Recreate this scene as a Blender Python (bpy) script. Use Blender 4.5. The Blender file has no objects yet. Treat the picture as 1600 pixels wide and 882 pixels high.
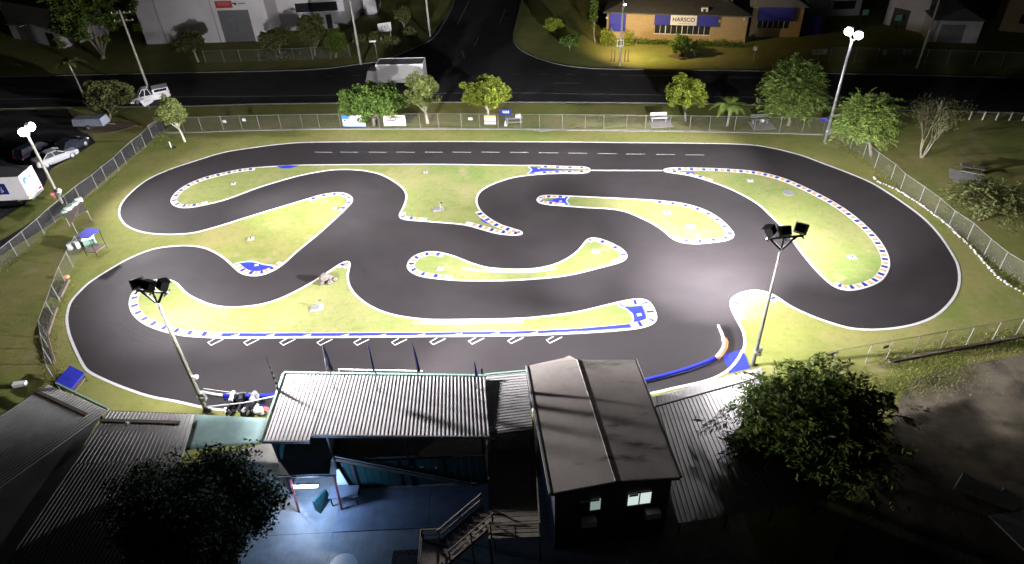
import bpy, math, random
import numpy as np
from math import radians, sin, cos, pi, hypot, atan2
from mathutils import Vector, Matrix
from mathutils.geometry import tessellate_polygon

random.seed(7); RNG = np.random.default_rng(7)
SC = bpy.context.scene
COL = SC.collection

# ------------------------------------------------------------------ camera (drone, 33 m up)
CAM_H = 33.0; FPX = 1067.0
_dx, _dy = 65.0, 1399.0
TH = math.atan(FPX / hypot(_dx, _dy)); RO = atan2(_dx, _dy)
_R = Vector((1, 0, 0)); _D = Vector((0, -sin(TH), -cos(TH))); FW = Vector((0, cos(TH), -sin(TH)))
RI = _R * cos(RO) + _D * sin(RO); DI = -_R * sin(RO) + _D * cos(RO)
EYE = Vector((0, 0, CAM_H))
cam = bpy.data.cameras.new('camera'); cam_o = bpy.data.objects.new('camera', cam); COL.objects.link(cam_o)
cam.sensor_width = 36.0; cam.lens = 36.0 * FPX / 1600.0; cam.clip_end = 2000; cam.clip_start = 0.5
cam_o.matrix_world = Matrix(((RI.x, -DI.x, -FW.x, 0), (RI.y, -DI.y, -FW.y, 0), (RI.z, -DI.z, -FW.z, CAM_H), (0, 0, 0, 1)))
SC.camera = cam_o

# ------------------------------------------------------------------ night sky, moonlight, exposure
W = bpy.data.worlds.new('World'); SC.world = W; W.use_nodes = True
wn = W.node_tree.nodes; bg = wn['Background']
sky = wn.new('ShaderNodeTexSky'); sky.sky_type = 'NISHITA'; sky.sun_disc = False
sky.sun_elevation = radians(25); sky.sun_rotation = radians(200)
W.node_tree.links.new(sky.outputs[0], bg.inputs[0]); bg.inputs[1].default_value = 0.0009
sun = bpy.data.lights.new('moon_light', 'SUN'); sun.energy = 0.006; sun.angle = radians(0.5); sun.color = (0.8, 0.88, 1.0)
sun_o = bpy.data.objects.new('moon_light', sun); COL.objects.link(sun_o)
sun_o.rotation_euler = (radians(65), 0, radians(-20))
SC.view_settings.view_transform = 'Standard'; SC.view_settings.look = 'None'
SC.view_settings.exposure = 0.0; SC.view_settings.gamma = 1.0; SC.view_settings.use_curve_mapping = False
SC.cycles.use_denoising = True
FLOOD = 1.2

# ------------------------------------------------------------------ helpers
def G(u, v, z=0.0):
    """survey: the place at height z that the photograph shows at (u, v)"""
    d = FW * FPX + RI * (u - 800) + DI * (v - 441)
    return EYE + d * ((z - CAM_H) / d.z)
def P(p):
    q = Vector(p) - EYE; w = q.dot(FW)
    return 800 + FPX * q.dot(RI) / w, 441 + FPX * q.dot(DI) / w
def ppm(p): return FPX / (Vector(p) - EYE).dot(FW)
def rise(b, v):
    """height above ground point b that shows at image row v"""
    lo, hi = -5.0, 30.0
    for _ in range(40):
        m = (lo + hi) / 2
        if P(b + Vector((0, 0, m)))[1] > v: lo = m
        else: hi = m
    return lo
def root_loc(o):
    l = Vector((0, 0, 0))
    while o is not None: l += o.location; o = o.parent
    return l
def tag(o, label=None, cat=None, group=None, kind=None):
    for k, x in (('label', label), ('category', cat), ('group', group), ('kind', kind)):
        if x: o[k] = x
    return o
def empty(name, loc=(0, 0, 0), label=None, cat=None, group=None):
    o = bpy.data.objects.new(name, None); COL.objects.link(o); o.location = loc; o.empty_display_size = 0.2
    return tag(o, label, cat, group)
def copy_tree(o, parent=None):
    c = o.copy(); COL.objects.link(c); c.parent = parent
    for ch in o.children: copy_tree(ch, c)
    return c
def fast_mesh(name, V, F):
    """V (n,3) array, F (m,k) array of equal-sided faces"""
    V = np.asarray(V, np.float32); F = np.asarray(F, np.int32); k = F.shape[1]
    me = bpy.data.meshes.new(name)
    me.vertices.add(len(V)); me.vertices.foreach_set('co', V.ravel())
    me.loops.add(F.size); me.loops.foreach_set('vertex_index', F.ravel())
    me.polygons.add(len(F)); me.polygons.foreach_set('loop_start', np.arange(0, F.size, k, dtype=np.int32))
    me.update(calc_edges=True); me.validate()
    return me
def link_mesh(name, me, m, parent=None, smooth=False):
    o = bpy.data.objects.new(name, me); COL.objects.link(o)
    if m: me.materials.append(m)
    if parent: o.parent = parent
    if smooth: me.polygons.foreach_set('use_smooth', [True] * len(me.polygons))
    return o
class MB:
    def __init__(s): s.v = []; s.f = []
    def add(s, vs, fs):
        n = len(s.v); s.v += [Vector(x) for x in vs]; s.f += [tuple(i + n for i in f) for f in fs]; return s
    def box(s, c, d, rz=0.0, M=None):
        x, y, z = d[0] / 2, d[1] / 2, d[2] / 2
        M = M or Matrix.Rotation(rz, 3, 'Z'); c = Vector(c)
        vs = [c + M @ Vector((a * x, b * y, e * z)) for e in (-1, 1) for a, b in ((-1, -1), (1, -1), (1, 1), (-1, 1))]
        return s.add(vs, [(3, 2, 1, 0), (4, 5, 6, 7), (0, 1, 5, 4), (1, 2, 6, 5), (2, 3, 7, 6), (3, 0, 4, 7)])
    def hexa(s, b, t):
        """bottom 4 points, top 4 points"""
        return s.add(list(b) + list(t), [(3, 2, 1, 0), (4, 5, 6, 7), (0, 1, 5, 4), (1, 2, 6, 5), (2, 3, 7, 6), (3, 0, 4, 7)])
    def beam(s, a, b, w, h=None):
        a = Vector(a); b = Vector(b); d = b - a; L = d.length; h = h or w
        q = d.to_track_quat('X', 'Z').to_matrix()
        return s.box((a + b) / 2, (L, w, h), M=q)
    def prism(s, poly, z0, z1):
        n = len(poly); vs = [(p[0], p[1], z0) for p in poly] + [(p[0], p[1], z1) for p in poly]
        t = tessellate_polygon([[Vector((p[0], p[1], 0)) for p in poly]])
        fs = [tuple(i + n for i in x) for x in t] + [x[::-1] for x in t] + [(i, (i + 1) % n, n + (i + 1) % n, n + i) for i in range(n)]
        return s.add(vs, fs)
    def sheet(s, poly, z):
        t = tessellate_polygon([[Vector((p[0], p[1], 0)) for p in poly]])
        vs = [(p[0], p[1], z) for p in poly]; fs = []
        for a, b, c in t:
            A, B, C = poly[a], poly[b], poly[c]
            cr = (B[0] - A[0]) * (C[1] - A[1]) - (B[1] - A[1]) * (C[0] - A[0])
            fs.append((a, b, c) if cr > 0 else (a, c, b))
        return s.add(vs, fs)
    def tube(s, pts, r, n=8, cap=True):
        pts = [Vector(p) for p in pts]; rs = r if isinstance(r, (list, tuple)) else [r] * len(pts); b0 = len(s.v)
        up = None
        for i, p in enumerate(pts):
            d = (pts[min(i + 1, len(pts) - 1)] - pts[max(i - 1, 0)]).normalized()
            if up is None: up = d.orthogonal().normalized()
            up = (up - d * up.dot(d)); up = up.normalized() if up.length > 1e-5 else d.orthogonal().normalized()
            w = d.cross(up)
            for k in range(n):
                a = 2 * pi * k / n; s.v.append(p + (up * cos(a) + w * sin(a)) * rs[i])
        for i in range(len(pts) - 1):
            for k in range(n):
                a = b0 + i * n + k; b = b0 + i * n + (k + 1) % n
                s.f.append((a, b, b + n, a + n))
        if cap:
            s.f.append(tuple(b0 + k for k in range(n))[::-1]); e = b0 + (len(pts) - 1) * n
            s.f.append(tuple(e + k for k in range(n)))
        return s
    def strip(s, path, w0, w1, z0, z1=None, closed=False):
        """ribbon along a 2D path between two sideways offsets (left positive); with z1 it is a low slab"""
        L = offs(path, w0, closed); Rr = offs(path, w1, closed); n = len(path); m = n if closed else n - 1
        if z1 is None:
            b = len(s.v); s.v += [Vector((p[0], p[1], z0)) for p in L] + [Vector((p[0], p[1], z0)) for p in Rr]
            for i in range(m):
                j = (i + 1) % n; q = (b + i, b + j, b + n + j, b + n + i)
                s.f.append(q if w0 < w1 else q[::-1])
            if w0 > w1: s.f[-m:] = [x for x in s.f[-m:]]
        else:
            b = len(s.v)
            for z in (z0, z1): s.v += [Vector((p[0], p[1], z)) for p in L] + [Vector((p[0], p[1], z)) for p in Rr]
            for i in range(m):
                j = (i + 1) % n
                s.f += [(b + 2 * n + i, b + 2 * n + j, b + 3 * n + j, b + 3 * n + i), (b + i, b + j, b + 2 * n + j, b + 2 * n + i),
                        (b + n + j, b + n + i, b + 3 * n + i, b + 3 * n + j)]
            if not closed:
                for i in (0, n - 1): s.f.append((b + i, b + n + i, b + 3 * n + i, b + 2 * n + i))
        return s
    def build(s, name, m, parent=None, smooth=False, loc=None):
        me = bpy.data.meshes.new(name)
        if parent is not None: L = root_loc(parent); own = None
        elif loc is not None: L = Vector(loc); own = L
        else:
            c = sum(s.v, Vector((0, 0, 0))) / max(1, len(s.v)); L = Vector((c.x, c.y, min(p.z for p in s.v))); own = L
        me.from_pydata([tuple(p - L) for p in s.v], [], s.f); me.update()
        o = link_mesh(name, me, m, parent, smooth)
        if own is not None: o.location = own
        return o
def catmull(pts, closed=True, step=0.3):
    pts = [Vector((p[0], p[1])) for p in pts]; n = len(pts); out = []
    for i in range(n if closed else n - 1):
        if closed: a, b, c, d = pts[i - 1], pts[i], pts[(i + 1) % n], pts[(i + 2) % n]
        else: a, b, c, d = pts[max(i - 1, 0)], pts[i], pts[i + 1], pts[min(i + 2, n - 1)]
        k = max(1, int((c - b).length / step))
        for j in range(k):
            t = j / k
            out.append(0.5 * ((2 * b) + (c - a) * t + (2 * a - 5 * b + 4 * c - d) * t * t + (3 * b - a - 3 * c + d) * t ** 3))
    if not closed: out.append(pts[-1])
    return out
def smooth_path(p, closed, it=2):
    for _ in range(it):
        n = len(p)
        p = [(p[i - 1] + p[i] * 2 + p[(i + 1) % n]) / 4 if closed or 0 < i < n - 1 else p[i] for i in range(n)]
    return p
def offs(path, w, closed):
    n = len(path); out = []
    for i in range(n):
        a = path[i - 1] if (closed or i > 0) else path[i]; b = path[(i + 1) % n] if (closed or i < n - 1) else path[i]
        d = Vector((b[0] - a[0], b[1] - a[1])); d = d.normalized() if d.length > 1e-6 else Vector((1, 0))
        out.append(Vector((path[i][0] - d.y * w, path[i][1] + d.x * w)))
    return out
def area(p): return 0.5 * sum(p[i - 1][0] * p[i][1] - p[i][0] * p[i - 1][1] for i in range(len(p)))
def gpath(px, closed=True, step=0.3):
    p = smooth_path(catmull([G(*q) for q in px], closed, step), closed, 2)
    if closed and area(p) < 0: p = p[::-1]
    return p
def poly_px(px, z=0): return [G(u, v, z) for u, v in px]

# ------------------------------------------------------------------ materials
def mat(name, col, rough=0.7, metal=0.0, var=0.15, scale=2.0, bump=0.0, bscale=20.0, col2=None, emit=0.0, ecol=None, spec=0.5, island=0.0, detail=5.0, world=True):
    m = bpy.data.materials.new(name); m.use_nodes = True; N = m.node_tree.nodes; L = m.node_tree.links; b = N['Principled BSDF']
    b.inputs['Roughness'].default_value = rough; b.inputs['Metallic'].default_value = metal; b.inputs['Specular IOR Level'].default_value = spec
    src = N.new('ShaderNodeNewGeometry').outputs['Position'] if world else N.new('ShaderNodeTexCoord').outputs['Object']
    nz = N.new('ShaderNodeTexNoise'); nz.inputs['Scale'].default_value = scale; nz.inputs['Detail'].default_value = detail; nz.inputs['Roughness'].default_value = 0.65
    L.new(src, nz.inputs['Vector'])
    rp = N.new('ShaderNodeValToRGB'); rp.color_ramp.elements[0].position = 0.32; rp.color_ramp.elements[1].position = 0.68
    c2 = col2 or tuple(min(1, c * (1 + var)) for c in col); c1 = col if col2 else tuple(c * (1 - var) for c in col)
    rp.color_ramp.elements[0].color = (*c1, 1); rp.color_ramp.elements[1].color = (*c2, 1)
    L.new(nz.outputs['Fac'], rp.inputs['Fac']); out = rp.outputs['Color']
    if island:
        g = N.new('ShaderNodeNewGeometry'); mr = N.new('ShaderNodeMapRange'); mr.inputs['To Min'].default_value = 1 - island; mr.inputs['To Max'].default_value = 1 + island
        L.new(g.outputs['Random Per Island'], mr.inputs['Value'])
        hs = N.new('ShaderNodeHueSaturation'); L.new(mr.outputs[0], hs.inputs['Value']); L.new(out, hs.inputs['Color']); out = hs.outputs['Color']
    L.new(out, b.inputs['Base Color'])
    if bump:
        n2 = N.new('ShaderNodeTexNoise'); n2.inputs['Scale'].default_value = bscale; n2.inputs['Detail'].default_value = 4
        L.new(src, n2.inputs['Vector']); bp = N.new('ShaderNodeBump'); bp.inputs['Strength'].default_value = bump; bp.inputs['Distance'].default_value = 0.05
        L.new(n2.outputs['Fac'], bp.inputs['Height']); L.new(bp.outputs[0], b.inputs['Normal'])
    if emit:
        b.inputs['Emission Color'].default_value = (*(ecol or col), 1); b.inputs['Emission Strength'].default_value = emit
    return m
def add_layer(m, col, scale, lo, hi, amt=1.0, stretch=None, rot=0.0):
    """lay a second noise-shaped colour over a material's base colour"""
    N = m.node_tree.nodes; L = m.node_tree.links; b = N['Principled BSDF']; prev = b.inputs['Base Color'].links[0].from_socket
    g = N.new('ShaderNodeNewGeometry'); mp = N.new('ShaderNodeMapping'); mp.inputs['Scale'].default_value = stretch or (1, 1, 1); mp.inputs['Rotation'].default_value = (0, 0, rot)
    nz = N.new('ShaderNodeTexNoise'); nz.inputs['Scale'].default_value = scale; nz.inputs['Detail'].default_value = 6; nz.inputs['Roughness'].default_value = 0.6
    L.new(g.outputs['Position'], mp.inputs['Vector']); L.new(mp.outputs[0], nz.inputs['Vector'])
    mr = N.new('ShaderNodeMapRange'); mr.inputs['From Min'].default_value = lo; mr.inputs['From Max'].default_value = hi; mr.inputs['To Max'].default_value = amt
    L.new(nz.outputs['Fac'], mr.inputs['Value'])
    mx = N.new('ShaderNodeMix'); mx.data_type = 'RGBA'; L.new(mr.outputs[0], mx.inputs['Factor']); L.new(prev, mx.inputs[6]); mx.inputs[7].default_value = (*col, 1)
    L.new(mx.outputs[2], b.inputs['Base Color']); return m
def vary_rough(m, lo, hi, scale, stretch=(1, 1, 1), rot=0.0):
    N = m.node_tree.nodes; L = m.node_tree.links; b = N['Principled BSDF']
    g = N.new('ShaderNodeNewGeometry'); mp = N.new('ShaderNodeMapping'); mp.inputs['Scale'].default_value = stretch; mp.inputs['Rotation'].default_value = (0, 0, rot)
    nz = N.new('ShaderNodeTexNoise'); nz.inputs['Scale'].default_value = scale; nz.inputs['Detail'].default_value = 5
    L.new(g.outputs['Position'], mp.inputs['Vector']); L.new(mp.outputs[0], nz.inputs['Vector'])
    mr = N.new('ShaderNodeMapRange'); mr.inputs['From Min'].default_value = 0.3; mr.inputs['From Max'].default_value = 0.7
    mr.inputs['To Min'].default_value = lo; mr.inputs['To Max'].default_value = hi
    L.new(nz.outputs['Fac'], mr.inputs['Value']); L.new(mr.outputs[0], b.inputs['Roughness']); return m

M = {}
def grass_mat(name, g1, g2, dry, dirt=None):
    m = mat(name, g1, 0.9, col2=g2, scale=0.35, bump=0.5, bscale=14, spec=0.15)
    add_layer(m, (g1[0] * .72, g1[1] * .95, g1[2] * .8), 0.11, 0.5, 0.62, 0.6)
    add_layer(m, dry, 0.16, 0.46, 0.66, 0.85)
    add_layer(m, tuple(c * 0.6 for c in g1), 1.7, 0.5, 0.75, 0.45)
    add_layer(m, tuple(c * 1.35 for c in dry), 6.0, 0.52, 0.75, 0.35)
    add_layer(m, dry, 1.1, 0.52, 0.72, 0.4, stretch=(0.25, 1.6, 1), rot=0.5)
    add_layer(m, (0.27, 0.215, 0.135), 0.3, 0.6, 0.7, 0.6)
    add_layer(m, (0.24, 0.2, 0.12), 0.9, 0.63, 0.72, 0.5)
    if dirt: add_layer(m, dirt, 0.35, 0.57, 0.68, 0.9)
    return m
M['lawn'] = grass_mat('lawn_grass', (0.145, 0.163, 0.04), (0.185, 0.195, 0.055), (0.225, 0.2, 0.08))
M['infield'] = grass_mat('infield_grass', (0.145, 0.175, 0.05), (0.178, 0.196, 0.066), (0.218, 0.205, 0.092))
M['track'] = vary_rough(add_layer(add_layer(mat('track_asphalt', (0.0205, 0.0172, 0.0184), 0.5, col2=(0.0258, 0.0222, 0.0238), scale=0.25, bump=0.35, bscale=60, spec=0.32), (0.018, 0.016, 0.018), 0.5, 0.5, 0.7, 0.7, stretch=(0.4, 1, 1)), (0.031, 0.0285, 0.030), 26, 0.55, 0.8, 0.5), 0.56, 0.66, 0.3)
M['road'] = vary_rough(add_layer(mat('road_asphalt', (0.011, 0.011, 0.0128), 0.7, col2=(0.016, 0.016, 0.018), scale=0.5, bump=0.3, bscale=50, spec=0.4), (0.02, 0.0195, 0.021), 0.3, 0.52, 0.75, 0.6, stretch=(0.15, 1.5, 1)), 0.65, 0.8, 0.4)
M['roadkerb'] = mat('dark_kerb_concrete', (0.1, 0.098, 0.09), 0.85, var=0.25, scale=1.5)  # kerb tone set darker than the other concrete
M['dimpaint'] = add_layer(mat('dull_road_paint', (0.2, 0.2, 0.19), 0.7, var=0.2, scale=3), (0.05, 0.05, 0.05), 6, 0.5, 0.7, 0.7)
M['white'] = add_layer(add_layer(mat('white_line_paint', (0.55, 0.545, 0.55), 0.6, var=0.1, scale=3), (0.2, 0.19, 0.19), 2.2, 0.55, 0.72, 0.55), (0.12, 0.115, 0.11), 14, 0.58, 0.75, 0.5)
M['roadpaint'] = add_layer(mat('worn_road_paint', (0.5, 0.5, 0.48), 0.7, var=0.15, scale=3), (0.1, 0.1, 0.1), 9, 0.5, 0.7, 0.6)
M['kerbwhite'] = add_layer(mat('kerb_white_paint', (0.5, 0.485, 0.49), 0.55, var=0.12, scale=4), (0.16, 0.15, 0.15), 3.5, 0.54, 0.74, 0.6)
M['kerbblue'] = mat('kerb_blue_paint', (0.012, 0.016, 0.15), 0.55, var=0.35, scale=5)
M['kerborange'] = mat('kerb_orange_paint', (0.5, 0.2, 0.09), 0.6, var=0.25, scale=5)
M['blue'] = add_layer(mat('blue_turf', (0.008, 0.016, 0.36), 0.75, var=0.25, scale=2.5, bump=0.3, bscale=40), (0.03, 0.05, 0.5), 3, 0.55, 0.75, 0.4)
M['palecurve'] = mat('pale_timber_edge', (0.62, 0.6, 0.55), 0.7, var=0.15)
M['concrete'] = add_layer(mat('concrete', (0.26, 0.25, 0.23), 0.8, var=0.15, scale=0.8, bump=0.2, bscale=30), (0.15, 0.145, 0.13), 1.2, 0.5, 0.72, 0.6)
M['courtyard'] = add_layer(mat('courtyard_concrete', (0.20, 0.20, 0.195), 0.75, var=0.2, scale=0.7, bump=0.2, bscale=30), (0.11, 0.105, 0.1), 0.9, 0.5, 0.7, 0.7)
M['bluegreytint'] = add_layer(mat('blue_grey_and_lamp_tint', (0.14, 0.155, 0.19), 0.6, var=0.2, scale=1.0, bump=0.1), (0.08, 0.085, 0.1), 0.8, 0.5, 0.7, 0.7)  # on the raised paving, the lamp's bluish light is put into the colour
M['dirt'] = add_layer(add_layer(mat('bare_dirt', (0.12, 0.10, 0.075), 0.95, col2=(0.19, 0.165, 0.125), scale=0.5, bump=0.6, bscale=8, spec=0.1), (0.055, 0.048, 0.04), 0.35, 0.48, 0.62, 0.85), (0.10, 0.11, 0.035), 0.7, 0.6, 0.72, 0.7)
M['steel'] = mat('galvanised_steel', (0.42, 0.43, 0.43), 0.45, 0.7, var=0.15, scale=6)
M['post'] = mat('fence_pipe', (0.24, 0.24, 0.225), 0.5, 0.4, var=0.15, scale=6)
M['dark'] = mat('black_metal', (0.014, 0.014, 0.015), 0.45, 0.3, var=0.2)
M['housing'] = mat('lamp_housing', (0.022, 0.02, 0.019), 0.5, 0.4, var=0.25, scale=4)
M['pole'] = mat('concrete_pole', (0.36, 0.36, 0.31), 0.7, var=0.15, scale=2, bump=0.2, bscale=12)
M['darkpole'] = mat('dark_grey_pole', (0.085, 0.085, 0.075), 0.6, var=0.2, scale=3)
M['olivepole'] = mat('olive_grey_pole', (0.2, 0.2, 0.155), 0.65, var=0.2, scale=3)
M['timberpole'] = mat('weathered_timber_pole', (0.26, 0.245, 0.2), 0.85, var=0.25, scale=3, bump=0.3, bscale=10)
M['roofgrey'] = add_layer(add_layer(mat('zinc_roof_sheet', (0.40, 0.39, 0.385), 0.38, 0.35, var=0.1, scale=0.8), (0.27, 0.25, 0.235), 0.7, 0.5, 0.7, 0.55), (0.2, 0.16, 0.12), 2.5, 0.62, 0.75, 0.5, stretch=(2, .3, 1))
M['roofpale'] = add_layer(mat('pale_roof_sheet', (0.46, 0.45, 0.455), 0.35, 0.25, var=0.08, scale=0.8), (0.34, 0.32, 0.315), 0.8, 0.5, 0.7, 0.5)
M['roofold'] = add_layer(add_layer(mat('stained_flat_roof', (0.215, 0.19, 0.172), 0.75, var=0.15, scale=0.6, bump=0.15), (0.03, 0.024, 0.02), 0.55, 0.57, 0.68, 0.85, stretch=(0.5, 1.6, 1)), (0.28, 0.255, 0.235), 0.25, 0.5, 0.7, 0.5)
M['rooftrim'] = mat('green_roof_trim', (0.16, 0.27, 0.22), 0.5, var=0.12)
M['roofdark'] = mat('dark_roof_sheet', (0.055, 0.055, 0.06), 0.55, var=0.2)
M['greenwall'] = mat('dark_green_cladding', (0.012, 0.055, 0.055), 0.6, var=0.2, scale=2)
M['navywall'] = mat('navy_cladding', (0.02, 0.024, 0.036), 0.6, var=0.2, scale=2)
M['timber'] = mat('brown_timber', (0.11, 0.085, 0.065), 0.8, var=0.3, scale=5)
M['deck'] = mat('weathered_deck_board', (0.085, 0.072, 0.055), 0.8, var=0.25, scale=4)
M['red'] = mat('red_oxide_paint', (0.17, 0.035, 0.035), 0.55, var=0.2)
M['teal'] = add_layer(mat('teal_shade_cloth', (0.22, 0.33, 0.32), 0.8, var=0.12, scale=1.0), (0.16, 0.25, 0.25), 1.1, 0.5, 0.7, 0.5)
M['whitewall'] = add_layer(mat('painted_white_wall', (0.60, 0.575, 0.59), 0.8, var=0.07, scale=0.3), (0.46, 0.44, 0.45), 0.5, 0.52, 0.75, 0.5)
M['greywall'] = mat('grey_wall', (0.36, 0.35, 0.36), 0.8, var=0.1, scale=0.5)
M['shutter'] = mat('grey_roller_door', (0.13, 0.13, 0.135), 0.6, var=0.12)
M['glass'] = mat('dark_window_glass', (0.02, 0.022, 0.027), 0.12, var=0.2)
M['carglass'] = mat('car_glass', (0.012, 0.013, 0.016), 0.08, var=0.1)
M['frame'] = mat('white_window_frame', (0.65, 0.65, 0.66), 0.5, var=0.05)
M['bluepaint'] = mat('blue_awning', (0.02, 0.022, 0.26), 0.55, var=0.15)
M['signwhite'] = mat('white_sign_board', (0.6, 0.59, 0.6), 0.5, var=0.05)
M['signblue'] = mat('blue_sign_board', (0.03, 0.16, 0.5), 0.5, var=0.2)
M['skyblue'] = mat('pale_blue_sign_print', (0.35, 0.55, 0.85), 0.5, var=0.2, scale=1.0)
M['navy'] = mat('navy_print', (0.012, 0.014, 0.12), 0.5, var=0.15)
M['signred'] = mat('red_sign_board', (0.38, 0.045, 0.035), 0.5, var=0.15)
M['pink'] = mat('faded_red_print', (0.55, 0.16, 0.14), 0.6, var=0.2)
M['orange'] = mat('faded_orange_print', (0.75, 0.33, 0.14), 0.6, var=0.15)
M['rubber'] = mat('tyre_rubber', (0.012, 0.012, 0.013), 0.8, var=0.2)
M['rim'] = mat('wheel_rim', (0.45, 0.45, 0.46), 0.35, 0.8, var=0.1)
M['carwhite'] = mat('white_car_paint', (0.62, 0.62, 0.63), 0.3, var=0.05)
M['carsilver'] = mat('silver_car_paint', (0.38, 0.39, 0.42), 0.3, 0.3, var=0.05)
M['cardark'] = mat('dark_car_paint', (0.015, 0.017, 0.028), 0.25, var=0.1)
M['lampglass'] = mat('car_lamp_lens', (0.7, 0.7, 0.68), 0.15, var=0.05)
M['tail'] = mat('tail_lamp_lens', (0.4, 0.02, 0.02), 0.2, var=0.1)
M['yellow'] = mat('yellow_reflector', (0.65, 0.5, 0.05), 0.5, var=0.15)
M['bark'] = mat('tree_bark', (0.19, 0.165, 0.12), 0.9, var=0.3, scale=6, bump=0.5, bscale=15)
M['palebark'] = mat('pale_tree_bark', (0.34, 0.31, 0.24), 0.9, var=0.25, scale=6, bump=0.4, bscale=15)
def leafmat(name, c, v=0.35): return mat(name, tuple(x * 0.75 for x in c), 0.6, col2=tuple(x * 1.25 for x in c), scale=1.3, island=v, spec=0.12)
M['leaf'] = leafmat('green_leaves', (0.075, 0.125, 0.024)); M['leafy'] = leafmat('yellow_green_leaves', (0.15, 0.185, 0.022))
M['leafd'] = leafmat('dark_green_leaves', (0.07, 0.105, 0.018)); M['leafp'] = leafmat('pale_green_leaves', (0.13, 0.155, 0.045))
M['leafb'] = leafmat('feathery_leaves', (0.135, 0.19, 0.042)); M['leafo'] = leafmat('olive_leaves', (0.07, 0.075, 0.025)); M['leafbl'] = leafmat('blue_green_leaves', (0.07, 0.11, 0.075))
M['tuft'] = leafmat('rough_grass_blades', (0.12, 0.13, 0.034), .25)
M['stone'] = mat('white_painted_stone', (0.33, 0.305, 0.295), 0.8, var=0.3, scale=3)
M['rock'] = mat('grey_rock', (0.085, 0.075, 0.066), 0.85, var=0.35, scale=4, bump=0.5, bscale=8)
M['mulch'] = mat('brown_mulch', (0.09, 0.065, 0.04), 0.95, var=0.3, scale=3, bump=0.6, bscale=12)
M['browncloth'] = mat('brown_shade_canvas', (0.075, 0.06, 0.05), 0.9, var=0.2, scale=3)
def brick_mat():
    m = bpy.data.materials.new('yellow_brick'); m.use_nodes = True; N = m.node_tree.nodes; L = m.node_tree.links; b = N['Principled BSDF']
    g = N.new('ShaderNodeTexCoord'); mp = N.new('ShaderNodeMapping'); mp.inputs['Rotation'].default_value = (radians(90), 0, 0)
    bk = N.new('ShaderNodeTexBrick'); bk.inputs['Scale'].default_value = 1.0; bk.inputs['Brick Width'].default_value = 0.24; bk.inputs['Row Height'].default_value = 0.085
    bk.inputs['Mortar Size'].default_value = 0.012; bk.inputs['Color1'].default_value = (0.36, 0.235, 0.09, 1); bk.inputs['Color2'].default_value = (0.27, 0.165, 0.06, 1); bk.inputs['Mortar'].default_value = (0.3, 0.27, 0.2, 1)
    L.new(g.outputs['Object'], mp.inputs['Vector']); L.new(mp.outputs[0], bk.inputs['Vector']); L.new(bk.outputs['Color'], b.inputs['Base Color']); b.inputs['Roughness'].default_value = 0.85
    return m
M['brick'] = brick_mat()
def mesh_mat():
    """chain-link wire: bright wire with open diamonds, read from the panel's own uv in metres"""
    m = bpy.data.materials.new('chain_link_wire'); m.use_nodes = True; N = m.node_tree.nodes; L = m.node_tree.links; b = N['Principled BSDF']
    b.inputs['Base Color'].default_value = (0.2, 0.2, 0.195, 1); b.inputs['Metallic'].default_value = 0.4; b.inputs['Roughness'].default_value = 0.5
    uv = N.new('ShaderNodeUVMap'); sx = N.new('ShaderNodeSeparateXYZ'); L.new(uv.outputs[0], sx.inputs[0]); outs = []
    for op in ('ADD', 'SUBTRACT'):
        a = N.new('ShaderNodeMath'); a.operation = op; L.new(sx.outputs[0], a.inputs[0]); L.new(sx.outputs[1], a.inputs[1])
        p = N.new('ShaderNodeMath'); p.operation = 'PINGPONG'; p.inputs[1].default_value = 0.035; L.new(a.outputs[0], p.inputs[0])
        c = N.new('ShaderNodeMath'); c.operation = 'LESS_THAN'; c.inputs[1].default_value = 0.0019; L.new(p.outputs[0], c.inputs[0]); outs.append(c)
    mx = N.new('ShaderNodeMath'); mx.operation = 'MAXIMUM'; L.new(outs[0].outputs[0], mx.inputs[0]); L.new(outs[1].outputs[0], mx.inputs[1])
    t = N.new('ShaderNodeBsdfTransparent'); s = N.new('ShaderNodeMixShader'); L.new(mx.outputs[0], s.inputs[0]); L.new(t.outputs[0], s.inputs[1]); L.new(b.outputs[0], s.inputs[2])
    L.new(s.outputs[0], N['Material Output'].inputs['Surface']); return m
M['mesh'] = mesh_mat()
def check_mat(name, c1, c2, sc):
    m = bpy.data.materials.new(name); m.use_nodes = True; N = m.node_tree.nodes; L = m.node_tree.links
    t = N.new('ShaderNodeTexCoord'); c = N.new('ShaderNodeTexChecker'); c.inputs['Scale'].default_value = sc; c.inputs['Color1'].default_value = (*c1, 1); c.inputs['Color2'].default_value = (*c2, 1)
    L.new(t.outputs['Object'], c.inputs['Vector']); L.new(c.outputs[0], N['Principled BSDF'].inputs['Base Color']); N['Principled BSDF'].inputs['Roughness'].default_value = 0.8
    return m
M['chequer'] = check_mat('black_white_chequer_cloth', (0.6, 0.6, 0.62), (0.012, 0.012, 0.02), 5.0)
M['rugcheck'] = check_mat('red_brown_chequer_cloth', (0.07, 0.03, 0.025), (0.012, 0.01, 0.01), 7.0)
def glow(name, col, s): return mat(name, col, 0.4, emit=s, ecol=col, var=0.0)
M['flood'] = glow('lit_flood_glass', (0.95, 0.97, 1.0), 40.0)
M['street'] = glow('lit_street_lamp', (1.0, 0.86, 0.6), 30.0)
M['tube'] = glow('lit_tube', (0.62, 0.8, 1.0), 30.0)
M['litroom'] = mat('lit_room_window', (0.25, 0.32, 0.3), 0.5, emit=0.30, ecol=(0.75, 0.95, 0.88), var=0.3, scale=3.0)
M['litroom2'] = mat('lit_room_window_bright', (0.35, 0.4, 0.38), 0.5, emit=0.75, ecol=(0.85, 0.98, 0.95), var=0.3, scale=3.0)
M['greenlit'] = mat('green_sign', (0.03, 0.09, 0.06), 0.5, emit=0.03, ecol=(0.3, 0.7, 0.5))
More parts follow.
